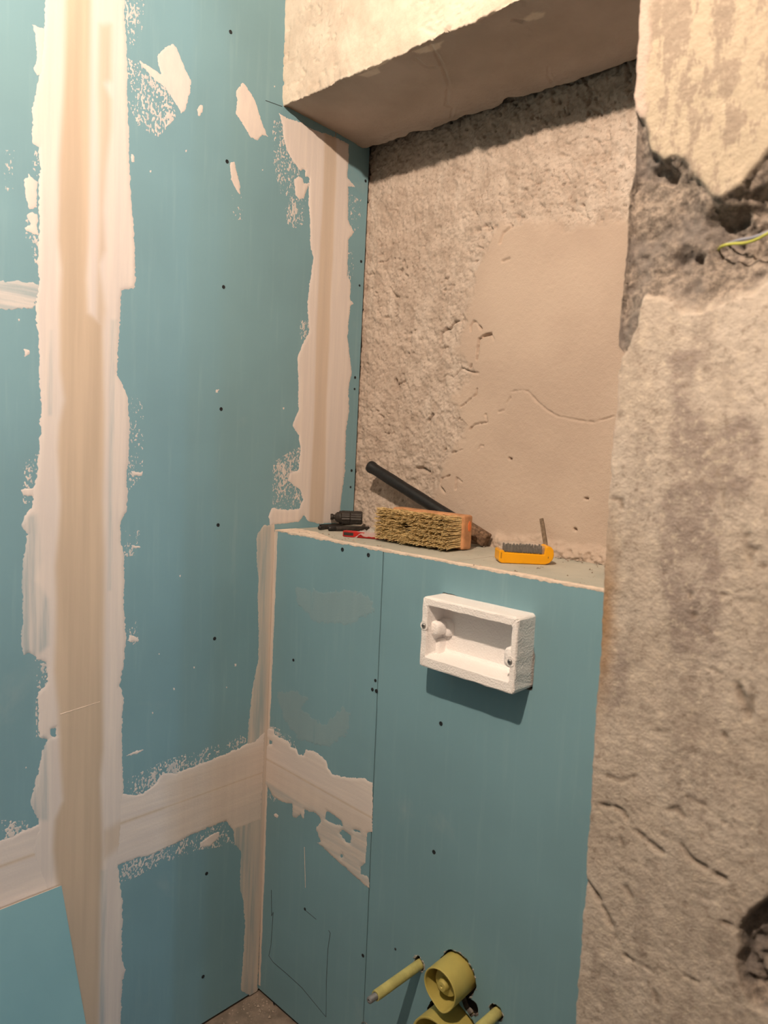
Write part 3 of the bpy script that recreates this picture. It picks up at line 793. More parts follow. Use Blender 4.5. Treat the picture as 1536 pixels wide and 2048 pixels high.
    H = H + ft * (0.012 + 0.016 * fbm(U * 120, V * 120, 3, 5)) * sstep(0.40, 0.46, U)
    P = np.stack([U, NY + 0.004 - H, V], -1)
    return gridmesh('wall_niche', P, 'back', {'smooth': sm, 'top_shade': np.clip(0.8 * top + 0.0, 0, 1)})


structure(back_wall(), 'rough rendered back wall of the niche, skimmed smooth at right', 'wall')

# ================================================================== beam
def beam():
    xs = np.arange(-0.002, 0.96, 0.003)
    ts = np.concatenate([np.arange(-0.285, 0.0, 0.0035), np.arange(0.0, 0.28, 0.003), [0.40, 0.53]])
    U, T = np.meshgrid(xs, ts)
    lipn = fbm(U * 14, U * 0 + 6, 4, 2, 0.6)
    T0 = T; T = np.where(T < -0.2, -0.2 + (T + 0.2) * (0.80 - 0.5 * np.clip(lipn + 0.1, 0, 0.4)), T)
    lipz = sstep(-0.225, -0.262, T0) * (0.010 * np.maximum(0, fbm(U * 20, T0 * 20 + 3, 4, 6, 0.65) + 0.12))
    edge = 0.010 * fbm(U * 22, U * 0 + 3, 4, 5, 0.65) + 0.009 * fbm(U * 90, U * 0 + 2, 4, 1, 0.7)
    d = np.abs(T)
    near = np.exp(-(d / 0.011) ** 2)
    front = T >= 0
    zf = ZB + T
    y = np.where(front, -0.02, -0.02 - T)
    z = np.where(front, zf, ZB + 0.012 * T / 0.28 - 0.0)
    r1 = fbm(U * 30, T * 30, 5, 2, 0.62); r2 = fbm(U * 140, T * 110, 3, 4, 0.6)
    hf = 0.0030 * r1 + 0.0026 * r2 - 0.0035 * sstep(0.14, 0.24, fbm(U * 60, T * 150, 3, 3, 0.65)) * sstep(-0.02, 0.12, fbm(U * 9, T * 9, 2, 5))
    hs = 0.005 * fbm(U * 9, T * 9, 3, 6) + 0.0012 * r2
    sp_ = lambda pts: [(lambda p: (p[0], -(p[1] + 0.02)))(on(q, 2, ZB)) for q in cr(2, 540, 0, pts)]
    for pts, w, dp in (([(640, 175), (690, 260), (715, 330), (705, 405), (745, 420), (740, 460)], 0.0035, 0.004), ([(1115, 250), (1120, 290), (1150, 320)], 0.003, 0.003), ([(580, 230), (620, 260), (680, 262)], 0.003, 0.003), ([(610, 330), (650, 310)], 0.0025, 0.002), ([(975, 75), (1010, 80)], 0.004, 0.005)):
        dd = seg_dist(U, T0, sp_(pts)) + 0.006 * fbm(U * 60, T0 * 60, 3, 2)
        hs = hs - dp * np.exp(-(np.maximum(dd, 0) / w) ** 2) + 0.5 * dp * sstep(0.012, 0.0, dd)
    flake_ = np.maximum.reduce([sdf(U, T0, sp_(q)) for q in ([(1000, 75), (1050, 45), (1105, 38), (1095, 62), (1040, 78)], [(560, 205), (620, 185), (695, 165), (680, 195), (600, 215)], [(340, 300), (430, 265), (445, 290), (390, 310)])]) + 0.004 * fbm(U * 120, T0 * 120, 3, 5)
    chipn = sstep(0.05, 0.22, fbm(U * 16, T * 14 + 4, 3, 7)) * np.exp(-(d / 0.03) ** 2)
    y = y - np.where(front, hf, 0) + near * (0.002 + 0.4 * np.abs(edge)) + chipn * 0.006 * (front * 1.0)
    z = z - lipz + np.where(front, 0, -hs) + near * (0.8 * edge - 0.002) + chipn * 0.004
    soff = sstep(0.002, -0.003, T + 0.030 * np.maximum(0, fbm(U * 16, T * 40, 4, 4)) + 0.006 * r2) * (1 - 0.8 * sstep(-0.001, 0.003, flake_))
    rust = np.exp(-(U / 0.012) ** 2) * soff * 0.8 * sstep(0.02, -0.02, U - 0.012 + 0.02 * fbm(U * 40, T * 40, 3, 2)) * sstep(-0.2, -0.02, T)
    P = np.stack([U, y, z], -1)
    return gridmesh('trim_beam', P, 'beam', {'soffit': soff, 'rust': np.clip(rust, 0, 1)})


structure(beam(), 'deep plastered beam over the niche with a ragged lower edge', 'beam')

# ================================================================== pier
def pier():
    ED = [(1277, -400), (1276, 0), (1275, 60), (1272, 130), (1268, 190), (1266, 235), (1263, 300), (1259, 345), (1249, 380), (1245, 480), (1240, 540), (1234, 600), (1229, 660), (1229, 690), (1241, 704), (1240, 730), (1233, 750), (1232, 790), (1229, 830), (1223, 880), (1219, 930), (1221, 950), (1214, 985), (1213, 1040), (1208, 1110), (1204, 1180), (1201, 1270), (1197, 1340), (1190, 1400), (1188, 1460), (1184, 1530), (1179, 1620), (1173, 1690), (1170, 1750), (1169, 1790), (1163, 1830), (1160, 1880), (1152, 2000), (1149, 2048), (1110, 2700)]
    e = np.array([PR(p) for p in ED]); e = e[np.argsort(e[:, 1])]
    vs = np.concatenate([[0.0, 0.2, 0.4], np.arange(0.52, 1.98, 0.0028), [2.1, 2.3, ZC]])
    ss = np.concatenate([[-0.415, -0.3, -0.2, -0.12], np.arange(-0.06, 0.0, 0.004), np.arange(0.0, 0.30, 0.0028), [0.34, 0.5, 0.7, 0.86]])
    S, V = np.meshgrid(ss, vs)
    E = np.interp(V, e[:, 1], e[:, 0]) + 0.0045 * fbm(V * 70, V * 0, 4, 3, 0.65) * sstep(0.5, 0.6, V)
    X = np.where(S < 0, E, E + S); Y = np.where(S < 0, PIER_Y - S, PIER_Y)
    pr = lambda pts: [PR(p) for p in pts]
    def sd(pts, amp, fr_): return sdf(X, V, pr(pts)) + amp * fbm(X * fr_, V * fr_, 4, 2, 0.6)
    g = sd([(1200, 228), (1268, 226), (1290, 240), (1300, 300), (1325, 322), (1345, 312), (1368, 322), (1390, 352), (1420, 392), (1440, 397), (1480, 370), (1510, 330), (1540, 300), (1640, 250), (1640, 540), (1560, 548), (1500, 590), (1460, 600), (1400, 628), (1370, 622), (1345, 600), (1320, 592), (1290, 588), (1278, 604), (1272, 650), (1260, 690), (1245, 708), (1200, 700)], 0.010, 40)
    g2 = sd([(1475, 1870), (1500, 1830), (1540, 1790), (1640, 1760), (1640, 2120), (1560, 2050), (1500, 2010), (1480, 1960)], 0.012, 35)
    g3 = sd([(1415, 405), (1450, 400), (1500, 372), (1640, 300), (1640, 520), (1540, 525), (1440, 545), (1395, 530), (1400, 470)], 0.014, 35)
    g4 = sd([(1325, 500), (1365, 485), (1400, 500), (1390, 530), (1340, 530)], 0.006, 60)
    g5 = sd([(1290, 330), (1330, 322), (1350, 340), (1330, 368), (1295, 352)], 0.006, 60)
    n1 = fbm(X * 45, V * 45, 5, 3, 0.65); n2 = fbm(X * 150, V * 150, 3, 1, 0.6)
    gm = sstep(-0.002, 0.003, g)
    dep = gm * (0.010 + 0.012 * sstep(0.0, 0.03, g) + 0.016 * n1 + 0.006 * n2)
    dep = dep + 0.018 * sstep(-0.004, 0.020, g3) * (1 + 1.6 * n1) + 0.014 * sstep(-0.004, 0.010, g4) * (1 + 2 * n1) + 0.014 * sstep(-0.002, 0.006, g5)
    dep = dep + sstep(-0.002, 0.006, g2) * (0.020 + 0.030 * n1 + 0.006 * n2)
    dep = dep + (0.0035 * n1 + 0.0012 * n2 + 0.004 * fbm(X * 8, V * 8, 2, 4)) * (1 - gm)
    scar = np.zeros_like(X)
    cp = lambda pts: pr(cr(2.933, 1130, 1350, pts))
    for pts, w, dp in (([(210, 765), (290, 775), (340, 800), (400, 900), (480, 970), (570, 1040)], 0.0022, 0.004), ([(555, 940), (620, 960), (690, 1010), (740, 1080), (850, 1150), (930, 1195)], 0.0026, 0.005), ([(720, 715), (790, 750), (870, 800), (930, 860)], 0.0016, 0.003), ([(800, 1405), (900, 1440), (990, 1475)], 0.0014, 0.003), ([(690, 1255), (770, 1285), (850, 1325)], 0.0016, 0.003), ([(120, 1210), (180, 1290), (240, 1400), (290, 1530), (360, 1660)], 0.0024, 0.006), ([(355, 1250), (400, 1330)], 0.003, 0.004), ([(700, 1765), (780, 1810)], 0.0013, 0.003), ([(840, 1790), (910, 1875)], 0.0013, 0.003), ([(380, 1670), (520, 1740)], 0.0013, 0.003), ([(590, 800), (660, 780), (700, 830)], 0.002, 0.003), ([(540, 330), (600, 330)], 0.002, 0.003), ([(930, 350), (960, 400)], 0.003, 0.003), ([(480, 290), (500, 280)], 0.002, 0.003), ([(250, 590), (330, 620), (420, 590)], 0.0016, 0.0025), ([(1010, 50), (1060, 230)], 0.003, 0.004), ([(1100, 100), (1075, 260)], 0.003, 0.004), ([(520, 1850), (540, 1930)], 0.002, 0.003), ([(330, 960), (350, 1040)], 0.0015, 0.002)):
        d = seg_dist(X, V, cp(pts)) + 0.006 * n1 + 0.003 * n2 - 0.0008
        k = np.exp(-(np.maximum(d, 0) / w) ** 2) * sstep(-0.22, 0.10, fbm(X * 70, V * 70, 3, 6)); dep = dep + dp * k; scar = np.maximum(scar, 0.55 * k)
    cq = lambda pts: pr(cr(2.926, 1130, 700, pts))
    for pts, w, dp in (([(580, 1310), (650, 1220)], 0.0013, 0.003), ([(740, 1420), (745, 1450)], 0.0022, 0.004), ([(775, 1480), (750, 1560)], 0.0018, 0.004), ([(800, 1850), (850, 1860), (910, 1900)], 0.0016, 0.003), ([(920, 1430), (1050, 1470), (1190, 1480)], 0.0010, 0.002), ([(1070, 1100), (1080, 1160), (1110, 1170)], 0.004, 0.004), ([(1080, 1200), (1100, 1290)], 0.003, 0.004), ([(930, 820), (935, 930)], 0.0014, 0.003), ([(1140, 1170), (1160, 1270)], 0.0022, 0.003), ([(270, 870), (330, 880), (330, 920)], 0.002, 0.003), ([(1000, 1960), (1030, 2040)], 0.003, 0.003), ([(310, 110), (315, 130)], 0.002, 0.003)):
        d = seg_dist(X, V, cq(pts)) + 0.006 * n1 + 0.003 * n2 - 0.0008
        k = np.exp(-(np.maximum(d, 0) / w) ** 2) * sstep(-0.22, 0.10, fbm(X * 70, V * 70, 3, 6)); dep = dep + dp * k; scar = np.maximum(scar, 0.6 * k)
    tail = sd([(1228, 640), (1276, 604), (1270, 655), (1262, 690), (1246, 708), (1226, 696)], 0.006, 60)
    fr_w = sstep(-0.012, 0.004, S)              # how far the displacement acts along the depth
    Y2 = Y + dep * np.where(S >= 0, 1.0, 0.6 * fr_w)
    X2 = X + (1 - sstep(-0.02, 0.02, S)) * dep * 0.12 + np.where(np.abs(S) < 0.008, 0.002 * (1 - np.abs(S) / 0.008), 0)
    onf = sstep(-0.004, 0.0, S)
    zc = V
    gou = np.clip(np.maximum(gm, sstep(-0.004, 0.004, g2)) * (0.9 + 0.0 * g), 0, 1)
    lowlip = sstep(0.02, 0.0, g) * gm * sstep(1.60, 1.565, zc) * sstep(0.93, 0.99, X)
    gou = gou * (1 - 0.7 * lowlip)
    upper = sstep(1.62, 1.68, zc + 0.01 * n1) * (1 - gm)
    edgeA = sstep(0.020, 0.012, S + 0.012 * n1) * sstep(1.76, 1.78, zc) + sstep(0.006, 0.0, S + 0.006 * n1) * sstep(-0.05, 0.12, fbm(V * 14, V * 0 + 2, 2, 5)) * 0.6
    rust = sstep(0.030, 0.004, np.abs(S) + 0.014 * n1) * np.exp(-((zc - 1.14) / 0.10) ** 2) * 0.8
    grey = np.maximum(sstep(-0.006, 0.008, sd([(1330, 700), (1400, 700), (1390, 800), (1440, 900), (1430, 1000), (1455, 1150), (1440, 1330), (1345, 1300), (1322, 1150), (1312, 1050), (1330, 950), (1342, 850)], 0.02, 30)),
                      sstep(-0.006, 0.008, sd([(1430, 860), (1510, 800), (1525, 940), (1470, 1000), (1440, 950)], 0.02, 30)))
    grey = np.maximum(grey, 0.7 * sstep(-0.006, 0.008, sd([(1205, 1300), (1255, 1280), (1250, 1420), (1195, 1440)], 0.012, 40)))
    P = np.stack([X2, Y2, V], -1)
    return gridmesh('wall_pier', P, 'pier', {'grey': grey, 'gouge': gou, 'upper': upper, 'edge': np.clip(edgeA, 0, 1) * (1 - gm), 'scar': scar * (1 - gm), 'rust': np.clip(rust, 0, 1)})


structure(pier(), 'rough weathered plaster pier at right with a broken-out hollow', 'wall')

# wires in the hollow
def smooth_path(pts, n=6):
    P = [Vector(p) for p in pts]; out = []
    for i in range(len(P) - 1):
        a = P[max(i - 1, 0)]; b_ = P[i]; c = P[i + 1]; d = P[min(i + 2, len(P) - 1)]
        for k in range(n):
            t = k / n
            out.append(0.5 * ((2 * b_) + (c - a) * t + (2 * a - 5 * b_ + 4 * c - d) * t * t + (3 * b_ - a - 3 * c + d) * t ** 3))
    return out + [P[-1]]


for nm, pxs, ys, r, mt, lb in (('wire', [(1434, 506), (1442, 494), (1462, 488), (1490, 486), (1515, 478), (1545, 462), (1580, 450)], [-0.105, -0.140, -0.150, -0.152, -0.155, -0.158, -0.15], 0.0017, 'wire_g', 'yellow-green wire bending out of the hollow in the pier'),
                               ('wire', [(1450, 490), (1480, 480), (1510, 474), (1550, 458), (1580, 445)], [-0.120, -0.138, -0.142, -0.142, -0.140], 0.0018, 'wire_b', 'blue-grey wire just behind the yellow-green wire')):
    b = MB(); b.tube(smooth_path([tuple(on(p, 1, y)) for p, y in zip(pxs, ys)]), r, 8)
    o = b.build(nm, mt, smooth=True); o['label'] = lb; o['category'] = 'wire'; o['group'] = 'loose wires in the pier'

# ================================================================== spare board leaning on the left wall
def leaning():
    t = thing('leaning_board', 'loose light-blue board leaning against the left wall', 'board', (0.08, -0.8, 0))
    y1 = -0.4938; top = Vector((0.016, 0, 0.4928)); low_ = Vector((0.1266, 0, 0.2771))
    d = (low_ - top); bot = top + d * (top.z / (top.z - low_.z)) * 0.999
    nrm = Vector((-d.z, 0, d.x)); nrm = nrm.normalized() * 0.0115
    if nrm.x > 0: nrm = -nrm
    bb = MB()
    V = []
    for yy in (-1.30, y1):
        for q in (top, bot, bot + nrm, top + nrm): V.append((q.x - t.location.x, yy - t.location.y, q.z))
    bb.add(V, [(0, 4, 5, 1)], 0); bb.add(V, [(2, 6, 7, 3), (0, 3, 7, 4), (1, 5, 6, 2), (4, 7, 6, 5), (0, 1, 2, 3)], 1)
    bb.build('panel', ['board_blue', 'core'], t)


def m_board_blue():
    n = NT('light_blue_paper')
    return n.done(n.mix(n.ramp(n.noise(3), 0.3, 0.7), (0.125, 0.275, 0.345), (0.16, 0.325, 0.39)), 0.6)


M['board_blue'] = m_board_blue()
leaning()

# ================================================================== polystyrene tray over the flush opening
def tray():
    X0, X1, Z0, Z1, YF, YBK = 0.504, 0.709, 0.9605, 1.0895, -0.053, 0.012
    cx, cz = (X0 + X1) / 2, (Z0 + Z1) / 2
    t = thing('polystyrene_tray', 'white polystyrene tray screwed to the green board under the shelf', 'tray', (cx, -0.005, Z0))
    ox, oy, oz = t.location
    q0, q1 = on((856, 1210), 1, YF), on((1022, 1252), 1, YF); q2, q3 = on((1018, 1368), 1, YF), on((850, 1311), 1, YF)
    ix0, ix1 = (q0[0] + q3[0]) / 2, (q1[0] + q2[0]) / 2; iz1, iz0 = (q0[2] + q1[2]) / 2, (q2[2] + q3[2]) / 2
    def rr(x0, x1, z0, z1, r, n=6):
        L = []
        for (cx_, cz_, a0) in ((x1 - r, z1 - r, 0), (x0 + r, z1 - r, 90), (x0 + r, z0 + r, 180), (x1 - r, z0 + r, 270)):
            for k in range(n + 1):
                a = math.radians(a0 + 90 * k / n); L.append((cx_ + r * math.cos(a), cz_ + r * math.sin(a)))
        # subdivide the straight runs
        out = []
        for i in range(len(L)):
            p = L[i]; q = L[(i + 1) % len(L)]
            d = math.dist(p, q); m = 8 if d > 0.02 else 1
            for k in range(m): out.append((p[0] + (q[0] - p[0]) * k / m, p[1] + (q[1] - p[1]) * k / m))
        return out
    loops = []
    for (x0, x1, z0, z1, r, y) in ((X0 + .002, X1 - .002, Z0 + .002, Z1 - .002, .006, YBK), (X0, X1, Z0, Z1, .007, YBK - 0.004), (X0, X1, Z0, Z1, .007, YF + .004), (X0 + .001, X1 - .001, Z0 + .001, Z1 - .001, .006, YF + .001), (X0 + .003, X1 - .003, Z0 + .003, Z1 - .003, .006, YF),
                                   (ix0 - .001, ix1 + .001, iz0 - .001, iz1 + .001, .004, YF), (ix0, ix1, iz0, iz1, .004, YF + .002), (ix0 + .003, ix1 - .003, iz0 + .004, iz1 - .003, .007, -0.010), (ix0 + .009, ix1 - .009, iz0 + .010, iz1 - .009, .007, -0.006)):
        loops.append([(x, y, z) for x, z in rr(x0, x1, z0, z1, r)])
    n = len(loops[0]); V = []
    for k, L in enumerate(loops):
        for i, (x, y, z) in enumerate(L):
            j = 0.0007 if k in (2, 3, 4, 5) else 0.0002
            V.append((x - ox + random.uniform(-j, j), y - oy + random.uniform(-j, j) * 0.6, z - oz + random.uniform(-j, j)))
    F = []
    for k in range(len(loops) - 1):
        for i in range(n):
            j = (i + 1) % n; F.append((k * n + i, k * n + j, (k + 1) * n + j, (k + 1) * n + i))
    F.append(tuple((len(loops) - 1) * n + i for i in range(n))); F.append(tuple(reversed(range(n))))
    body = mesh('tray_body', V, F, 'poly', t)
    # bosses moulded into the cavity
    def boss(px0, px1, y0, y1, rad):
        a = on(px0, 1, y0); c = on(px1, 1, y0)
        bb = MB(); L = rr(min(a[0], c[0]), max(a[0], c[0]), min(a[2], c[2]), max(a[2], c[2]), rad, 5)
        for y in (y0,):
            V = []; F = []; m = len(L); ccx = sum(p[0] for p in L) / m; ccz = sum(p[1] for p in L) / m
            for yy, s in ((y1, 1.0), (y0 + 0.004, 0.98), (y0 + 0.001, 0.90), (y0, 0.78)):
                V += [(ccx + (p[0] - ccx) * s - ox, yy - oy, ccz + (p[1] - ccz) * s - oz) for p in L]
            for k in range(3):
                for i in range(m): F.append((k * m + i, k * m + (i + 1) % m, (k + 1) * m + (i + 1) % m, (k + 1) * m + i))
            F.append(tuple(3 * m + i for i in range(m)))
            bb.add(V, F)
        return bb.build('boss', 'poly', t, smooth=True)
    boss((846, 1238), (876, 1274), -0.040, -0.006, 0.009)
    boss((874, 1234), (900, 1276), -0.016, -0.005, 0.010)
    boss((852, 1272), (877, 1312), -0.026, -0.006, 0.003)
    boss((1008, 1292), (1030, 1340), -0.0515, -0.006, 0.009)
    for p in ((848, 1251), (1020, 1323)):
        q = on(p, 1, YF - 0.001)
        w = MB(); w.lathe([(0.0085, 0.0), (0.0085, 0.0008), (0.005, 0.0004)], 20, frame4((q[0] - ox, YF - 0.0004 - oy, q[2] - oz), (0, -1, 0)))
        wo = w.build('washer', 'poly', t, smooth=False)
        s = MB(); s.lathe([(0.0044, -0.001), (0.0045, 0.0015), (0.0036, 0.0030), (0.0018, 0.0034), (0.0, 0.0035)], 16, frame4((q[0] - ox, YF - 0.0008 - oy, q[2] - oz), (0, -1, 0)))
        so = s.build('screw', 'steel', t, smooth=True, label='shiny crosshead screw')
        k = MB()
        for a in (0.5, 0.5 + math.pi / 2):
            m4 = frame4((q[0] - ox, YF - 0.0042 - oy, q[2] - oz), (0, -1, 0)) @ Matrix.Rotation(a, 4, 'Z')
            k.box((-0.0024, -0.0005, -0.0004), (0.0024, 0.0005, 0.0002), 0, m4)
        k.build('cross_slot', 'screw', so)


tray()

# ================================================================== pipes
def rim_profile(r_in, r_out, y0, y1):
    return [(r_out, y0), (r_out, y1 - 0.001), (r_out - 0.001, y1), (r_in + 0.001, y1), (r_in, y1 - 0.001), (r_in, y0)]


def flush():
    t = thing('flush_pipe', 'short yellow flush pipe with a cup-shaped end, above the wider drain pipe', 'pipe', (FLC[0], 0, FLC[1]))
    m4 = frame4((0, 0.0, 0), (0.02, -1, -0.02), (1, 0, 0))
    n = 48
    def pear(i, k):      # slight point towards the lower right, longest there
        a = 2 * math.pi * i / n
        d = math.cos(a - PA)
        return 1 + 0.11 * max(0, d) ** 7
    PA = math.radians(-68)
    tmp = m4 @ Vector((math.cos(0), 0, 0)); up = m4 @ Vector((0, 1, 0))
    if up.z < 0: PA = -PA
    b_ = MB(); L = []
    prof = rim_profile(0.0335, 0.0365, -0.045, 0.052)
    b_.lathe([(0.0335, -0.045)] + [], n) if False else None
    V = []; F = []
    for k, (r, z) in enumerate(prof):
        for i in range(n):
            a = 2 * math.pi * i / n; w = pear(i, k)
            zz = z + (0.006 * (w - 1) / 0.11 if z > 0.04 else 0)
            q = r * (w if z > 0.03 else 1 + (w - 1) * 0.6)
            V.append(m4 @ Vector((q * math.cos(a), q * math.sin(a), zz)))
    for k in range(len(prof) - 1):
        for i in range(n): F.append((k * n + i, k * n + (i + 1) % n, (k + 1) * n + (i + 1) % n, (k + 1) * n + i))
    b_.add(V, F); b_.build('pipe_cup', 'pipe', t, smooth=True)
    c = MB(); c.lathe([(0.0, -0.030), (0.0250, -0.030), (0.0250, 0.030), (0.0236, 0.033), (0.0115, 0.034), (0.0110, 0.042), (0.0088, 0.046), (0.003, 0.0465), (0.002, 0.045), (0.0, 0.045)], 32, m4)
    c.build('inner_plug', 'pipe', t, smooth=True)
    d = MB(); d.lathe([(0.0, -0.032), (0.034, -0.032), (0.034, -0.029), (0.0, -0.029)], 32, m4); d.build('back_disc', 'pipe', t)
    for o in t.children:
        if o.type == 'MESH' and o.data.polygons: 
            mod = o.modifiers.new('es', 'EDGE_SPLIT'); mod.split_angle = math.radians(35)


def drain():
    t = thing('drain_pipe', 'wide yellow drain pipe cut off by the bottom edge of the picture', 'pipe', (DRC[0], 0, DRC[1]))
    m4 = frame4((0, 0, 0), (0, -1, 0), (1, 0, 0))
    b_ = MB(); prof = rim_profile(0.0505, 0.0550, -0.06, 0.056)
    n = 56; V = []; F = []
    for k, (r, z) in enumerate(prof):
        for i in range(n):
            a = 2 * math.pi * i / n; V.append(m4 @ Vector((r * math.cos(a), r * math.sin(a), z)))
    for k in range(len(prof) - 1):
        for i in range(n): F.append((k * n + i, k * n + (i + 1) % n, (k + 1) * n + (i + 1) % n, (k + 1) * n + i))
    b_.add(V, F); o = b_.build('pipe_wall', 'pipe', t, smooth=True)
    o.modifiers.new('es', 'EDGE_SPLIT').split_angle = math.radians(35)
    c = MB(); c.lathe([(0.0, -0.05), (0.05, -0.05), (0.05, -0.045), (0.0, -0.045)], 40, m4); c.build('back_disc', 'pipe', t)


flush(); drain()
for (x, z), lb in ((ROD1, 'slim olive sleeve sticking out to the left of the flush pipe'), (ROD2, 'slim olive sleeve sticking out at the bottom, right of the drain pipe')):
    t = thing('threaded_rod', lb, 'rod', (x, 0, z), 'fixing rods for the toilet')
    m4 = frame4((0, 0, 0), (-0.01, -1, 0.0), (1, 0, 0))
    s = MB(); s.lathe([(0.0088, -0.03), (0.0098, 0.0), (0.0098, 0.118), (0.0094, 0.121), (0.0070, 0.121), (0.0070, 0.115)], 24, m4)
    o = s.build('plastic_sleeve', 'sleeve', t, smooth=True); o.modifiers.new('es', 'EDGE_SPLIT').split_angle = math.radians(35)
    r = MB(); pr_ = [(0.0, 0.05)] + [(0.0064 if k % 2 else 0.0058, 0.05 + 0.001 * k) for k in range(88)] + [(0.0052, 0.1385), (0.003, 0.139), (0.0022, 0.134), (0.0, 0.134)]
    r.lathe(pr_, 18, m4); o = r.build('steel_rod', 'rod', t, smooth=True, label='grey threaded steel end'); o.modifiers.new('es', 'EDGE_SPLIT').split_angle = math.radians(40)
# thin loop of wire by the joint
t = MB(); t.tube(smooth_path([(x, y, z) for (x, z), y in zip(fr([(726, 2058), (728, 2044), (733, 2039), (741, 2041), (744, 2050), (741, 2062)]), (0.0, -0.006, -0.010, -0.012, -0.010, -0.004))]), 0.0011, 6)
o = t.build('wire_loop', 'steel', smooth=True); o['label'] = 'small bent wire loop at the foot of the board joint'; o['category'] = 'wire'

# ================================================================== things on the boxing
def brush():
    t = thing('masonry_brush', 'wide straw-bristle masonry brush lying on its side on the shelf', 'brush', (0.345, 0.12, ZT))
    x0, x1, yb0, yb1, z0, z1 = -0.097, 0.100, 0.014, 0.046, 0.0015, 0.073
    m4 = Matrix.Rotation(math.radians(1.5), 4, 'Z')
    w = MB(); w.box((x0, yb0, z0), (x1, yb1, z1), 0, m4); w.build('wooden_block', 'wood', t, 0.005, seg=3)
    def strands(nx, nz, dark):
        bm = MB()
        for i in range(nx):
            for k in range(nz):
                u = (i + random.uniform(-.3, .3) + .5) / nx; v = (k + random.uniform(-.3, .3) + .5) / nz
                hole = math.hypot((u - 0.42) / 0.075, (v - 0.50) / 0.22)
                if dark != (hole < 1): continue
                if dark and random.random() < .35: continue
                rx = x0 + 0.005 + u * (x1 - x0 - 0.010); rz = z0 + 0.005 + v * (z1 - z0 - 0.010)
                # strands gather in tufts towards their tips
                cu = (math.floor(u * 15) + .5) / 15; cv = (math.floor(v * 7) + .5) / 7
                tx = rx + (cu - u) * 0.10 + random.gauss(0, .0026) + (u - .5) * .006 - (0.006 * random.random() if u < 0.06 else 0)
                tz = rz + (cv - v) * 0.036 + random.gauss(0, .0024) + 0.003 + (v - .5) * 0.006 - 0.0015 * u
                L = 0.058 + random.gauss(0, .0036) - 0.012 * min(1, math.hypot((cu - u) * 28, (cv - v) * 14)) ** 2 - 0.006 * math.sin(u * 9) * 0.5 - (0.022 if dark else 0)
                ty = yb0 - L
                a = Vector((rx, yb0 + .001, rz)); c = Vector((tx, ty, max(0.004, tz)))
                mid = a.lerp(c, .55) + Vector((random.gauss(0, .0012), 0, random.gauss(0, .0012)))
                pts = [m4 @ a, m4 @ mid, m4 @ c]
                r0 = 0.0010
                V = []; F = []
                for q, r in zip(pts, (r0, r0, r0 * .55)):
                    for s in range(3):
                        an = 2.094 * s + i; V.append((q.x + r * math.cos(an), q.y, q.z + r * math.sin(an)))
                for s in range(2):
                    for e in range(3): F.append((s * 3 + e, s * 3 + (e + 1) % 3, s * 3 + 3 + (e + 1) % 3, s * 3 + 3 + e))
                F.append((6, 7, 8)); bm.add(V, F)
        return bm
    strands(105, 40, False).build('bristles', 'bristle', t, kind='stuff')
    strands(105, 40, True).build('shaded_bristles', 'bristle_shade', t, kind='stuff', label='gap between the bristle tufts, coloured dark for its shade')  # tuft gap: its shade is put into the strand colour
    c = MB(); c.lathe([(0.006, 0.0), (0.006, 0.001), (0.0, 0.001)], 12, m4 @ frame4((x1, 0.034, 0.050), (1, 0, 0)) @ Matrix.Diagonal((1.8, 0.8, 1, 1)))
    c.build('orange_mark', 'orange', t, label='bright orange paint spot')


M['orange'] = m_plain('orange_paint', (0.75, 0.20, 0.06), 0.5)
brush()


def handle_stick():
    top = Vector(on((739, 932), 1, 0.212)); low_ = Vector(on((962, 1073), 1, 0.232)); low_.z = max(low_.z, ZT + 0.0185)
    t = thing('tool_handle', 'black-sleeved wooden tool handle propped behind the brush', 'handle', tuple(low_))
    d = (top - low_); L = d.length
    m4 = frame4((0, 0, 0), d, (0, 0, 1))
    s = MB(); prof = [(0.0135, 0.062)] + [(0.0138 + 0.0003 * math.sin(k * 1.3), 0.066 + (L - 0.082) * k / 14) for k in range(15)] + [(0.0150, L - 0.012), (0.0152, L - 0.005), (0.0140, L - 0.001), (0.0115, L)]
    s.lathe(prof, 24, m4); s.build('rubber_sleeve', 'black', t, smooth=True)
    e = MB(); e.lathe([(0.0, L + 0.0004), (0.011, L + 0.0003), (0.0116, L - 0.002)], 20, m4); e.build('scuffed_end', 'scuff', t, label='scuffed grey end of the sleeve')
    w = MB(); w.box((-0.0145, -0.012, -0.018), (0.0145, 0.012, 0.075), 0, m4); w.build('wooden_end', 'oldwood', t, 0.004)


M['scuff'] = m_plain('scuffed_rubber', (0.22, 0.19, 0.165), 0.7, var=0.6, scale=300)
handle_stick()


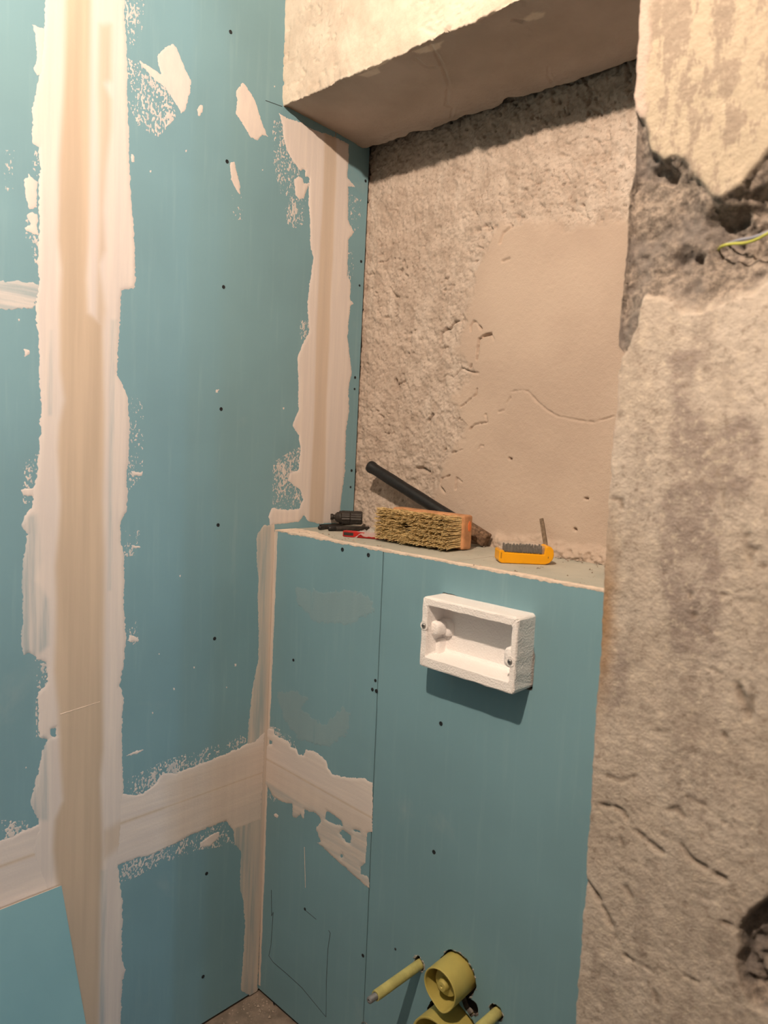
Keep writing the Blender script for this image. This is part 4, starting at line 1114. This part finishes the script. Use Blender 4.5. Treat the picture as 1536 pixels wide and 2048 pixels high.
def chuck():
    a = Vector(on((661, 1035), 1, 0.165)); e = Vector(on((725, 1029), 1, 0.222))
    d = (e - a); d.z = 0; L = d.length
    r = 0.0165
    base = Vector((a.x, a.y, ZT + 0.0255))
    t = thing('drill_chuck', 'black ribbed drill chuck lying in the back corner of the shelf', 'drill chuck', tuple(base))
    m4 = frame4((0, 0, 0), d)
    g = lambda i, k: 1.0 if i % 3 else 0.93
    b1 = MB(); b1.lathe([(0.0, 0.0), (0.0035, 0.0), (0.0040, 0.001), (0.0075, 0.0), (0.0078, 0.006), (0.0060, 0.007), (0.0060, 0.011), (0.0095, 0.012), (0.0098, 0.015)], 24, m4); b1.build('spindle', 'blackplastic', t, smooth=True)
    b2 = MB(); b2.lathe([(0.0095, 0.013), (0.0125, 0.016), (0.0130, 0.020), (0.0155, 0.022), (0.0160, 0.026), (0.0145, 0.027)], 30, m4); b2.build('collar', 'blackplastic', t, smooth=True)
    h = L * 0.5 + 0.008
    b3 = MB(); b3.lathe([(0.0150, 0.026), (0.0168, 0.028), (0.0168, h), (0.0158, h + 0.001)], 36, m4, rad=g); b3.build('front_sleeve', 'blackplastic', t)
    b4 = MB(); b4.lathe([(0.0158, h + 0.001), (0.0170, h + 0.003), (0.0170, L - 0.003), (0.015, L), (0.0, L)], 36, m4, rad=g); b4.build('rear_sleeve', 'blackplastic', t)


chuck()


def rods():
    for p0, p1, r, lb in (((638, 1056), (690, 1049), 0.0052, 'rear of two slim black rods on the shelf, below the drill chuck'), ((656, 1057), (745, 1058), 0.0062, 'front of two slim black rods on the shelf, partly under clear film')):
        a = Vector(on(p0, 2, ZT + r)); c = Vector(on(p1, 2, ZT + r + 0.0))
        if c.y > 0.19: c = a + (c - a) * (0.19 - a.y) / (c.y - a.y)
        t = thing('black_rod', lb, 'rod', (a.x, a.y, ZT), 'slim black rods on the shelf')
        d = c - a; d.z = 0; L = d.length
        m4 = frame4((0, 0, r + 0.0003), d)
        b_ = MB(); b_.lathe([(r * .6, 0.0), (r * .95, 0.002), (r, 0.005), (r, 0.018), (r * .93, 0.019)], 16, m4); b_.build('end_cap', 'black', t, smooth=True)
        b_ = MB(); b_.lathe([(r * .93, 0.019), (r * .98, 0.021), (r * .9, L), (r * .5, L + 0.002)], 16, m4); b_.build('shaft', 'blackplastic', t, smooth=True)


rods()


def knife():
    a = Vector(on((687, 1069), 2, ZT + 0.004)); c = Vector(on((760, 1075), 2, ZT + 0.004))
    d = (c - a); d.z = 0; d.normalize()
    t = thing('utility_knife', 'red and black utility knife lying at the left end of the brush', 'knife', (a.x, a.y, ZT))
    m4 = frame4((0, 0, 0.0008), (0, 0, 1), d)      # x along the knife, y sideways, z up
    out = [(0.0, -0.006), (0.004, -0.0085), (0.012, -0.009), (0.13, -0.009), (0.13, 0.009), (0.012, 0.009), (0.004, 0.0085), (0.0, 0.006)]
    b_ = MB()
    # red shell as a frame around the dark channel
    for poly in ([(0.0, -0.006), (0.004, -0.0085), (0.012, -0.009), (0.13, -0.009), (0.13, -0.0048), (0.024, -0.0048), (0.007, -0.0048), (0.004, -0.003)], [(0.0, 0.006), (0.004, 0.0085), (0.012, 0.009), (0.13, 0.009), (0.13, 0.0048), (0.007, 0.0048), (0.004, 0.003)][::-1], [(0.0, -0.006), (0.004, -0.003), (0.004, 0.003), (0.0, 0.006)]):
        b_.prism(poly, 0.0, 0.0125, m4)
    b_.build('red_shell', 'red', t, 0.0008)
    c_ = MB(); c_.box((0.004, -0.0052, 0.0006), (0.13, 0.0052, 0.006), 0, m4); c_.build('dark_channel', 'blackplastic', t)
    c_ = MB(); c_.box((0.0035, -0.0094, 0.0032), (0.026, -0.0080, 0.0098), 0, m4); c_.build('side_slot', 'blackplastic', t)
    g = MB()
    for k in range(12):
        g.box((0.026 + 0.0045 * k, -0.0096, 0.002), (0.0285 + 0.0045 * k, -0.0088, 0.0095), 0, m4)
    g.build('grip_ribs', 'red', t, kind='stuff')
    s = MB(); s.box((0.06, -0.004, 0.006), (0.078, 0.004, 0.0115), 0, m4); s.build('slider', 'black', t, 0.001)


knife()


def film():
    c = Vector((0.215, 0.115, 0))
    t = MB()
    n = 18; V = []; F = []
    for j in range(n):
        for i in range(n):
            u, v = i / (n - 1) - .5, j / (n - 1) - .5
            x = c.x + 0.075 * u - 0.02 * v; y = c.y + 0.055 * v + 0.03 * u
            h = 0.018 + 0.016 * float(fbm(np.array([u * 4.0 + 3]), np.array([v * 4.0]), 3, 2)[0]) * 2 - 0.045 * (u * u + v * v)
            V.append((x, y, ZT + max(0.0008, h)))
    for j in range(n - 1):
        for i in range(n - 1): F.append((j * n + i, j * n + i + 1, (j + 1) * n + i + 1, (j + 1) * n + i))
    t.add(V, F); o = t.build('plastic_film', 'film'); o['label'] = 'scrap of crumpled clear plastic film beside the brush'; o['category'] = 'film'


film()


def bit_case():
    f0 = Vector(on((999, 1127), 2, ZT)); f1 = Vector(on((1100, 1131), 2, ZT))
    ax = (f1 - f0); ax.z = 0; L = 0.104; ax.normalize()
    back = Vector((-ax.y, ax.x, 0))
    mid = (f0 + f1) / 2 + ax * 0.003
    D = 0.040
    o0 = mid - ax * (L / 2) + back * 0.002
    t = thing('bit_case', 'yellow bit case with a clear lid lying on the shelf below the bare wall', 'case', (o0.x, o0.y, ZT))
    m4 = Matrix(((ax.x, 0, back.x, 0), (ax.y, 0, back.y, 0), (0, 1, 0, 0.0006), (0, 0, 0, 1)))     # (a along, b up, c back)
    prof = [(0.006, 0.0), (0.088, 0.0), (0.096, 0.003), (0.102, 0.010), (0.104, 0.019), (0.1025, 0.028), (0.098, 0.0335), (0.092, 0.0345), (0.0885, 0.033), (0.0865, 0.029), (0.0855, 0.0185), (0.010, 0.0205), (0.009, 0.024), (0.002, 0.025), (0.0, 0.022), (0.0, 0.006), (0.002, 0.002)]
    b_ = MB(); b_.prism(prof, 0.0, D, m4); b_.build('yellow_tray', 'yellow', t, 0.003, seg=3)
    lid = [(0.001, 0.0215), (0.0, 0.031), (0.004, 0.035), (0.012, 0.0375), (0.060, 0.0385), (0.078, 0.0365), (0.0865, 0.034), (0.0855, 0.0195), (0.010, 0.0212)]
    b_ = MB(); b_.prism(lid, 0.0015, D - 0.0015, m4); b_.build('clear_lid', 'clear', t, 0.002, seg=2)
    for k in range(12):
        x = 0.0135 + k * 0.006
        for row in (0.008, 0.022):
            b_ = MB(); hh = 0.0335 + random.uniform(-.0012, .0006)
            mm = m4 @ frame4((x, 0.012, row + random.uniform(-.001, .001)), (random.uniform(-.06, .06), 1, 0))
            b_.lathe([(0.0026, 0), (0.0028, 0.003), (0.0028, hh - 0.017), (0.0021, hh - 0.016), (0.0021, hh - 0.0115), (0.0012, hh - 0.010), (0.0, hh - 0.010)], 6, mm)
            b_.build('driver_bit', 'bit', t)
    s = MB(); s.box((0.0925, 0.012, -0.0003), (0.0935, 0.0155, 0.001), 0, m4); s.build('hinge_slot', 'dark', t)
    s = MB(); s.box((0.003, 0.009, -0.0004), (0.0050, 0.020, 0.0006), 0, m4); s.build('latch_groove', 'latch', t)


M['latch'] = m_plain('dark_yellow_recess', (0.35, 0.16, 0.01), 0.5)
bit_case()

# splint of wood standing against the niche wall
a = Vector((*[0, 0, 0],)); q0 = on((1090, 1083), 1, 0.243); q1 = on((1083, 1037), 1, 0.252)
t = MB()
d = Vector(q1) - Vector(q0); m4 = frame4(q0, d, (1, 0, 0))
L = d.length
t.prism([(-0.0042, -0.0022), (0.0040, -0.0022), (0.0036, 0.0018), (-0.0036, 0.0016)], -0.012, L, m4)
o = t.build('wood_splint', 'splint', bevel=0.0006); o['label'] = 'thin grey wood splint standing against the niche wall'; o['category'] = 'splint'

# ---- rubble
def crumbs(name, spots, label, zf, mat='crumb'):
    bm = MB()
    for (x, y, s) in spots:
        vs = []
        for (a_, b_, c_) in ((1, 0, 0), (-1, 0, 0), (0, 1, 0), (0, -1, 0), (0, 0, 1), (0, 0, -.3)):
            vs.append((x + s * a_ * random.uniform(.5, 1.2), y + s * b_ * random.uniform(.5, 1.2), zf + 0.3 * s + s * c_ * random.uniform(.4, .9)))
        bm.add(vs, [(0, 2, 4), (2, 1, 4), (1, 3, 4), (3, 0, 4), (2, 0, 5), (1, 2, 5), (3, 1, 5), (0, 3, 5)])
    o = bm.build(name, mat, kind='stuff'); o['label'] = label; o['category'] = 'rubble'; return o


sp = []
for k in range(420):
    r = random.random()
    if r < .55: x = random.uniform(.43, .89); y = NY - 0.008 - abs(random.gauss(0, .014)); s = abs(random.gauss(0, .0022)) + .0006
    elif r < .8: x = random.uniform(.01, .35); y = random.uniform(.015, .06); s = abs(random.gauss(0, .0011)) + .0004
    else: x = random.uniform(.3, .88); y = random.uniform(.02, .22); s = abs(random.gauss(0, .0009)) + .0004
    if .235 < x < .455 and .04 < y < .185: continue
    sp.append((x, y, s))
for px in ((1209, 1134), (1180, 1140), (1082, 1134), (1076, 1137), (940, 1133), (960, 1132), (1030, 1143), (1110, 1160)):
    q = on((px[0] - 0, px[1]), 2, ZT); sp.append((min(q[0], .88), min(max(q[1], .004), .24), .0028)); sp.append((min(q[0] + .004, .88), min(max(q[1], .004), .24), .0018))
crumbs('mortar_crumbs', sp, 'grey mortar crumbs scattered over the shelf top', ZT)
sp = []
for k in range(140):
    sp.append((abs(random.gauss(0, .06)) + .006, -abs(random.gauss(0, .08)) - .004, abs(random.gauss(0, .0022)) + .0006))
crumbs('floor_rubble', sp, 'small plaster crumbs on the floor in the inside corner', 0.0)

# ================================================================== lamps (outside the picture)
t = thing('pendant_bulb', 'bare warm ceiling bulb on a short cord', 'lamp', (BULB[0], BULB[1], ZC))
b = MB(); b.tube([(0, 0, 0), (0, 0, -0.06)], 0.004, 8); b.build('cord', 'black', t)
b = MB(); b.lathe([(0.0, 0.0), (0.016, 0.0), (0.018, -0.045), (0.0, -0.045)], 16, Matrix.Translation((0, 0, -0.06))); b.build('socket', 'black', t)
b = MB(); b.lathe([(0.0, 0.020), (0.0077, 0.0185), (0.0141, 0.0141), (0.0185, 0.0077), (0.020, 0.0), (0.0185, -0.0077), (0.0141, -0.0141), (0.0077, -0.0185), (0.0, -0.020)], 24, Matrix.Translation((0, 0, BULB[2] - ZC))); b.build('bulb', 'bulb', t, smooth=True)
for i, (p, s) in enumerate(HALL):
    M['hall%d' % i] = m_emit('cool_lamp', HALL_COL, s * 4)
    t = thing('hall_lamp', ('nearer' if i == 0 else 'farther') + ' of the two cool lamps hanging in the hall', 'lamp', (p[0], p[1], ZC), 'hall lamps')
    b = MB(); b.tube([(0, 0, 0), (0, 0, p[2] - ZC + 0.02)], 0.003, 8); b.build('cord', 'black', t)
    r = 0.022
    b = MB(); b.lathe([(0.0, r)] + [(r * math.sin(math.pi * k / 8), r * math.cos(math.pi * k / 8)) for k in range(1, 8)] + [(0.0, -r)], 16, Matrix.Translation((0, 0, p[2] - ZC))); b.build('bulb', 'hall%d' % i, t, smooth=True)
